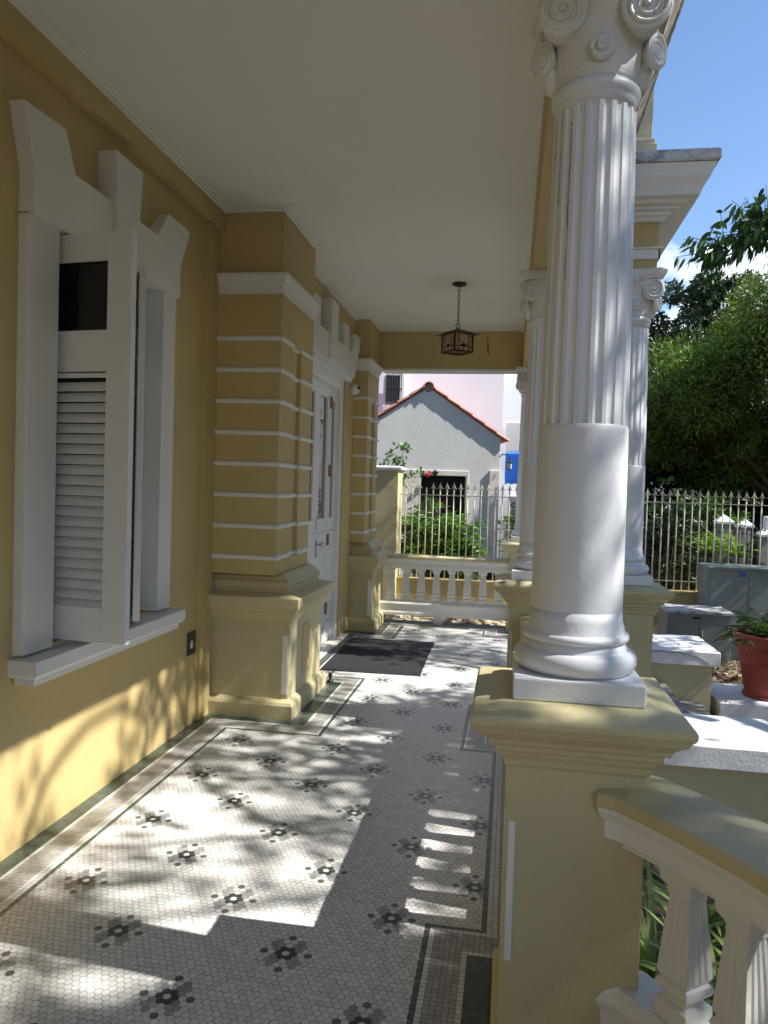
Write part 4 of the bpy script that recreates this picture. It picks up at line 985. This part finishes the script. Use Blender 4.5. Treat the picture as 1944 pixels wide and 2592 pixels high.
shrub('leafy_shrub', 'green long-leaved shrub behind the left part of the railing in front of the dark doorway', (-1.62, 13.4, .60), (.34, .3, .55), 2400, .17, .03, M['leaf_shrub'])
shrub('leafy_shrub', 'wide long-leaved shrub behind the railing below the doorway of the grey house', (-.98, 13.5, .55), (.42, .3, .5), 3000, .18, .032, M['leaf_shrub'])
shrub('leafy_shrub', 'small low shrub behind the railing at the right corner of the grey house', (-.25, 13.3, .15), (.2, .25, .22), 900, .14, .03, M['leaf_dark'])
shrub('leafy_shrub', 'pale green rounded shrub far behind the railing below the blue awning', (.16, 18.5, .55), (.3, .3, .4), 1500, .12, .03, M['leaf_fern'])
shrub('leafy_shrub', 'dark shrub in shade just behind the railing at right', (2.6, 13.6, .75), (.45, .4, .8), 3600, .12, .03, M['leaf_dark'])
shrub('leafy_shrub', 'silvery sunlit shrub above the ferns behind the railing', (3.2, 15.0, 1.25), (.75, .3, .4), 2600, .09, .03, M['leaf_shrub'])
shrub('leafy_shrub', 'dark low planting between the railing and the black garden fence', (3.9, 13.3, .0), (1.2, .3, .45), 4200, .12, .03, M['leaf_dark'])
# climber with pink flower above the gate pier
t = thing('flowering_climber', 'climber with a pink flower trailing over the gate pier', 'climber', (-2.0, 12.9, FZ))
b = MB(); C = []; D_ = []
for pts_ in ([(-2.3, 13, 1.7), (-2.1, 12.95, 2.2), (-1.9, 12.9, 2.36), (-1.72, 12.9, 2.28)], [(-2.2, 13, 1.8), (-1.95, 12.9, 2.12), (-1.8, 12.9, 2.05)], [(-2.0, 13, 1.6), (-1.7, 12.9, 1.88), (-1.45, 12.9, 1.90)]):
    pv = [Vector(p) for p in pts_]; b.tube(pv, .006, 5)
    for i in range(70):
        k_ = rnd.randrange(len(pv)-1); q_ = pv[k_].lerp(pv[k_+1], rnd.random()); C.append(tuple(q_+Vector([rnd.gauss(0, .035) for _ in range(3)]))); D_.append([rnd.gauss(0, 1) for _ in range(3)])
b.tube([(-2.15, 12.95, FZ), (-2.2, 12.95, 1.0), (-2.3, 13.0, 1.7)], .015, 6)
b.build('stems', M['bark'], t)
V, Fq = leaves(np.array(C), np.array(D_), .085, .05); foliage('leaves', t, V, Fq, M['leaf_shrub'])
C = np.tile([[-1.40, 12.85, 1.90]], (9, 1)); D_ = rng.normal(size=(9, 3)); V, Fq = leaves(C, D_, .085, .05); foliage('flower', t, V, Fq, M['petal'])
# ferns behind the right railing
def fern(c, k, L_, label, m='leaf_fern'):
    C, D2, LL = [], [], []; st_ = []
    for i in range(k):
        a, b_, c_ = frond(st_, c, rnd.uniform(0, 2*PI), R(rnd.uniform(40, 88)), L_*rnd.uniform(.7, 1.1), 22, .085, .02, .8, 1.1); C += a; D2 += b_; LL += c_
    t = thing('fern', label, 'fern', c, 'ferns behind the railing')
    V, Fq = leaves(np.array(C), np.array(D2), np.array(LL), .022, droop=.15); foliage('fronds', t, V, Fq, M[m]); return t
fern((2.95, 14.2, .62), 26, .62, 'leftmost bright fern behind the right railing')
fern((3.45, 14.3, .58), 26, .62, 'middle bright fern behind the black garden fence')
fern((3.95, 14.2, .55), 26, .66, 'upright bright fern left of the white capped posts')
fern((5.0, 14.9, .75), 22, .7, 'bright fern behind the white capped posts', )
o = MB().box(1.6, 9, 13.9, 19.8, FZ, .12).build('raised_bed', M['soil']); struct(o)
# black low fence
t = thing('garden_fence', 'low black iron garden fence with spear tips in front of the ferns', 'fence', (3.5, 14, 0))
b = MB()
x = 2.3; k = 0
while x < 6.5:
    zt = 1.12-.03*max(0, x-2.9); yb = 13.95
    b.tube([(x, yb, -.3), (x, yb, zt)], .011, 6); b.lathe([(.006, zt), (.018, zt+.02), (.012, zt+.045), (.0, zt+.07)], x, yb, 6, False); x += .135
b.build('bars', M['blackiron'], t)
b = MB(); b.tube([(2.3, 13.95, 1.09), (2.9, 13.95, 1.06), (4.2, 13.95, 1.02), (6.5, 13.95, .95)], .009, 5); b.tube([(2.3, 13.95, .1), (6.5, 13.95, .1)], .009, 5); b.build('rail', M['blackiron'], t)
def post(x, y, z, w_, label):
    t = thing('capped_post', label, 'post', (x, y, 0), 'white capped posts behind the railing')
    b = MB(); b.box(x-w_*.8, x+w_*.8, y-w_*.8, y+w_*.8, -.5, z); b.build('shaft', M['stoneg'], t, bevel=.01)
    b = MB(); b.rect([(.0, z), (.02, z+.01), (.02, z+.05), (-w_+.005, z+.05+w_*.95)], x-w_, x+w_, y-w_, y+w_); b.build('cap', M['stonew'], t)
post(3.82, 14.6, 1.16, .13, 'first masonry post with a pointed white cap, left of the trio')
post(4.22, 14.9, 1.10, .15, 'tallest looking post with a wide pointed white cap in the middle of the trio')
post(4.33, 14.0, .98, .10, 'small narrow post with a pointed white cap, nearest of the trio')
o = MB().box(4.42, 4.60, 14.2, 14.4, -.5, 1.33).build('white_post', M['stonew'], bevel=.01); tag(o, 'tall plain white square post at the right edge behind the railing', 'post')
o = MB().box(4.62, 4.9, 14.5, 14.6, -.5, 1.1).build('blue_panel', M['blue'], bevel=.01); tag(o, 'dark blue panel beside the plain white post at the right edge', 'panel')
# strap-leaved plants below the curved balustrade
def strap(c, k, L_, label):
    t = thing('strap_leaf_plant', label, 'plant', c, 'striped grassy plants below the curved balustrade')
    V = []; Fq = []
    for i in range(k):
        az = rnd.uniform(0, 2*PI); el = R(rnd.uniform(35, 85)); h = Vector((math.cos(az), math.sin(az), 0)); s = Vector((-h.y, h.x, 0)); p = Vector(c); LL_ = L_*rnd.uniform(.7, 1.15)
        wv = rnd.uniform(.012, .02)
        for j in range(8):
            u = j/7; w_ = wv*(1-u**3)*(.5+min(1, u*4)*.5)+.001
            V += [tuple(p+s*w_), tuple(p-s*w_)]
            if j < 7: o_ = len(V)-2; Fq.append((o_, o_+1, o_+3, o_+2))
            el -= .17; p = p+(h*math.cos(el)+Vector((0, 0, 1))*math.sin(el))*LL_/7
    foliage('leaves', t, np.array(V), np.array(Fq), M['leaf_strap'])
for i, (x, y, z, lb) in enumerate(((.72, 3.55, -.62, 'leafy striped clump closest to the nearest pedestal'), (.95, 3.35, -.62, 'striped clump seen between the first balusters'), (1.15, 3.2, -.62, 'striped clump seen between balusters at the right edge'), (1.05, 4.0, -.62, 'outer striped clump against the low yellow block'), (.8, 2.9, -.65, 'low striped clump at the foot of the curved balustrade'))):
    strap((x, y, z), 42, .66, lb)
# leaf litter lying on the bare soil beside the cabinets
n_ = 2600
C = np.stack([rng.uniform(2.0, 6.5, n_), rng.uniform(9.4, 12.3, n_), np.full(n_, FZ+.02)], -1); D_ = rng.normal(size=(n_, 3))*np.array([1, 1, .25])
V, Fq = leaves(C, D_, .09, .05); o = foliage('leaf_litter', None, V, Fq, mat('dry_leaf', (.33, .24, .12), .8, .2, 4, island=.5)); o['kind'] = 'stuff'; o['label'] = 'dry fallen leaves on the bare ground'

for ob in scene.objects:
    if '_local' in ob: del ob['_local']
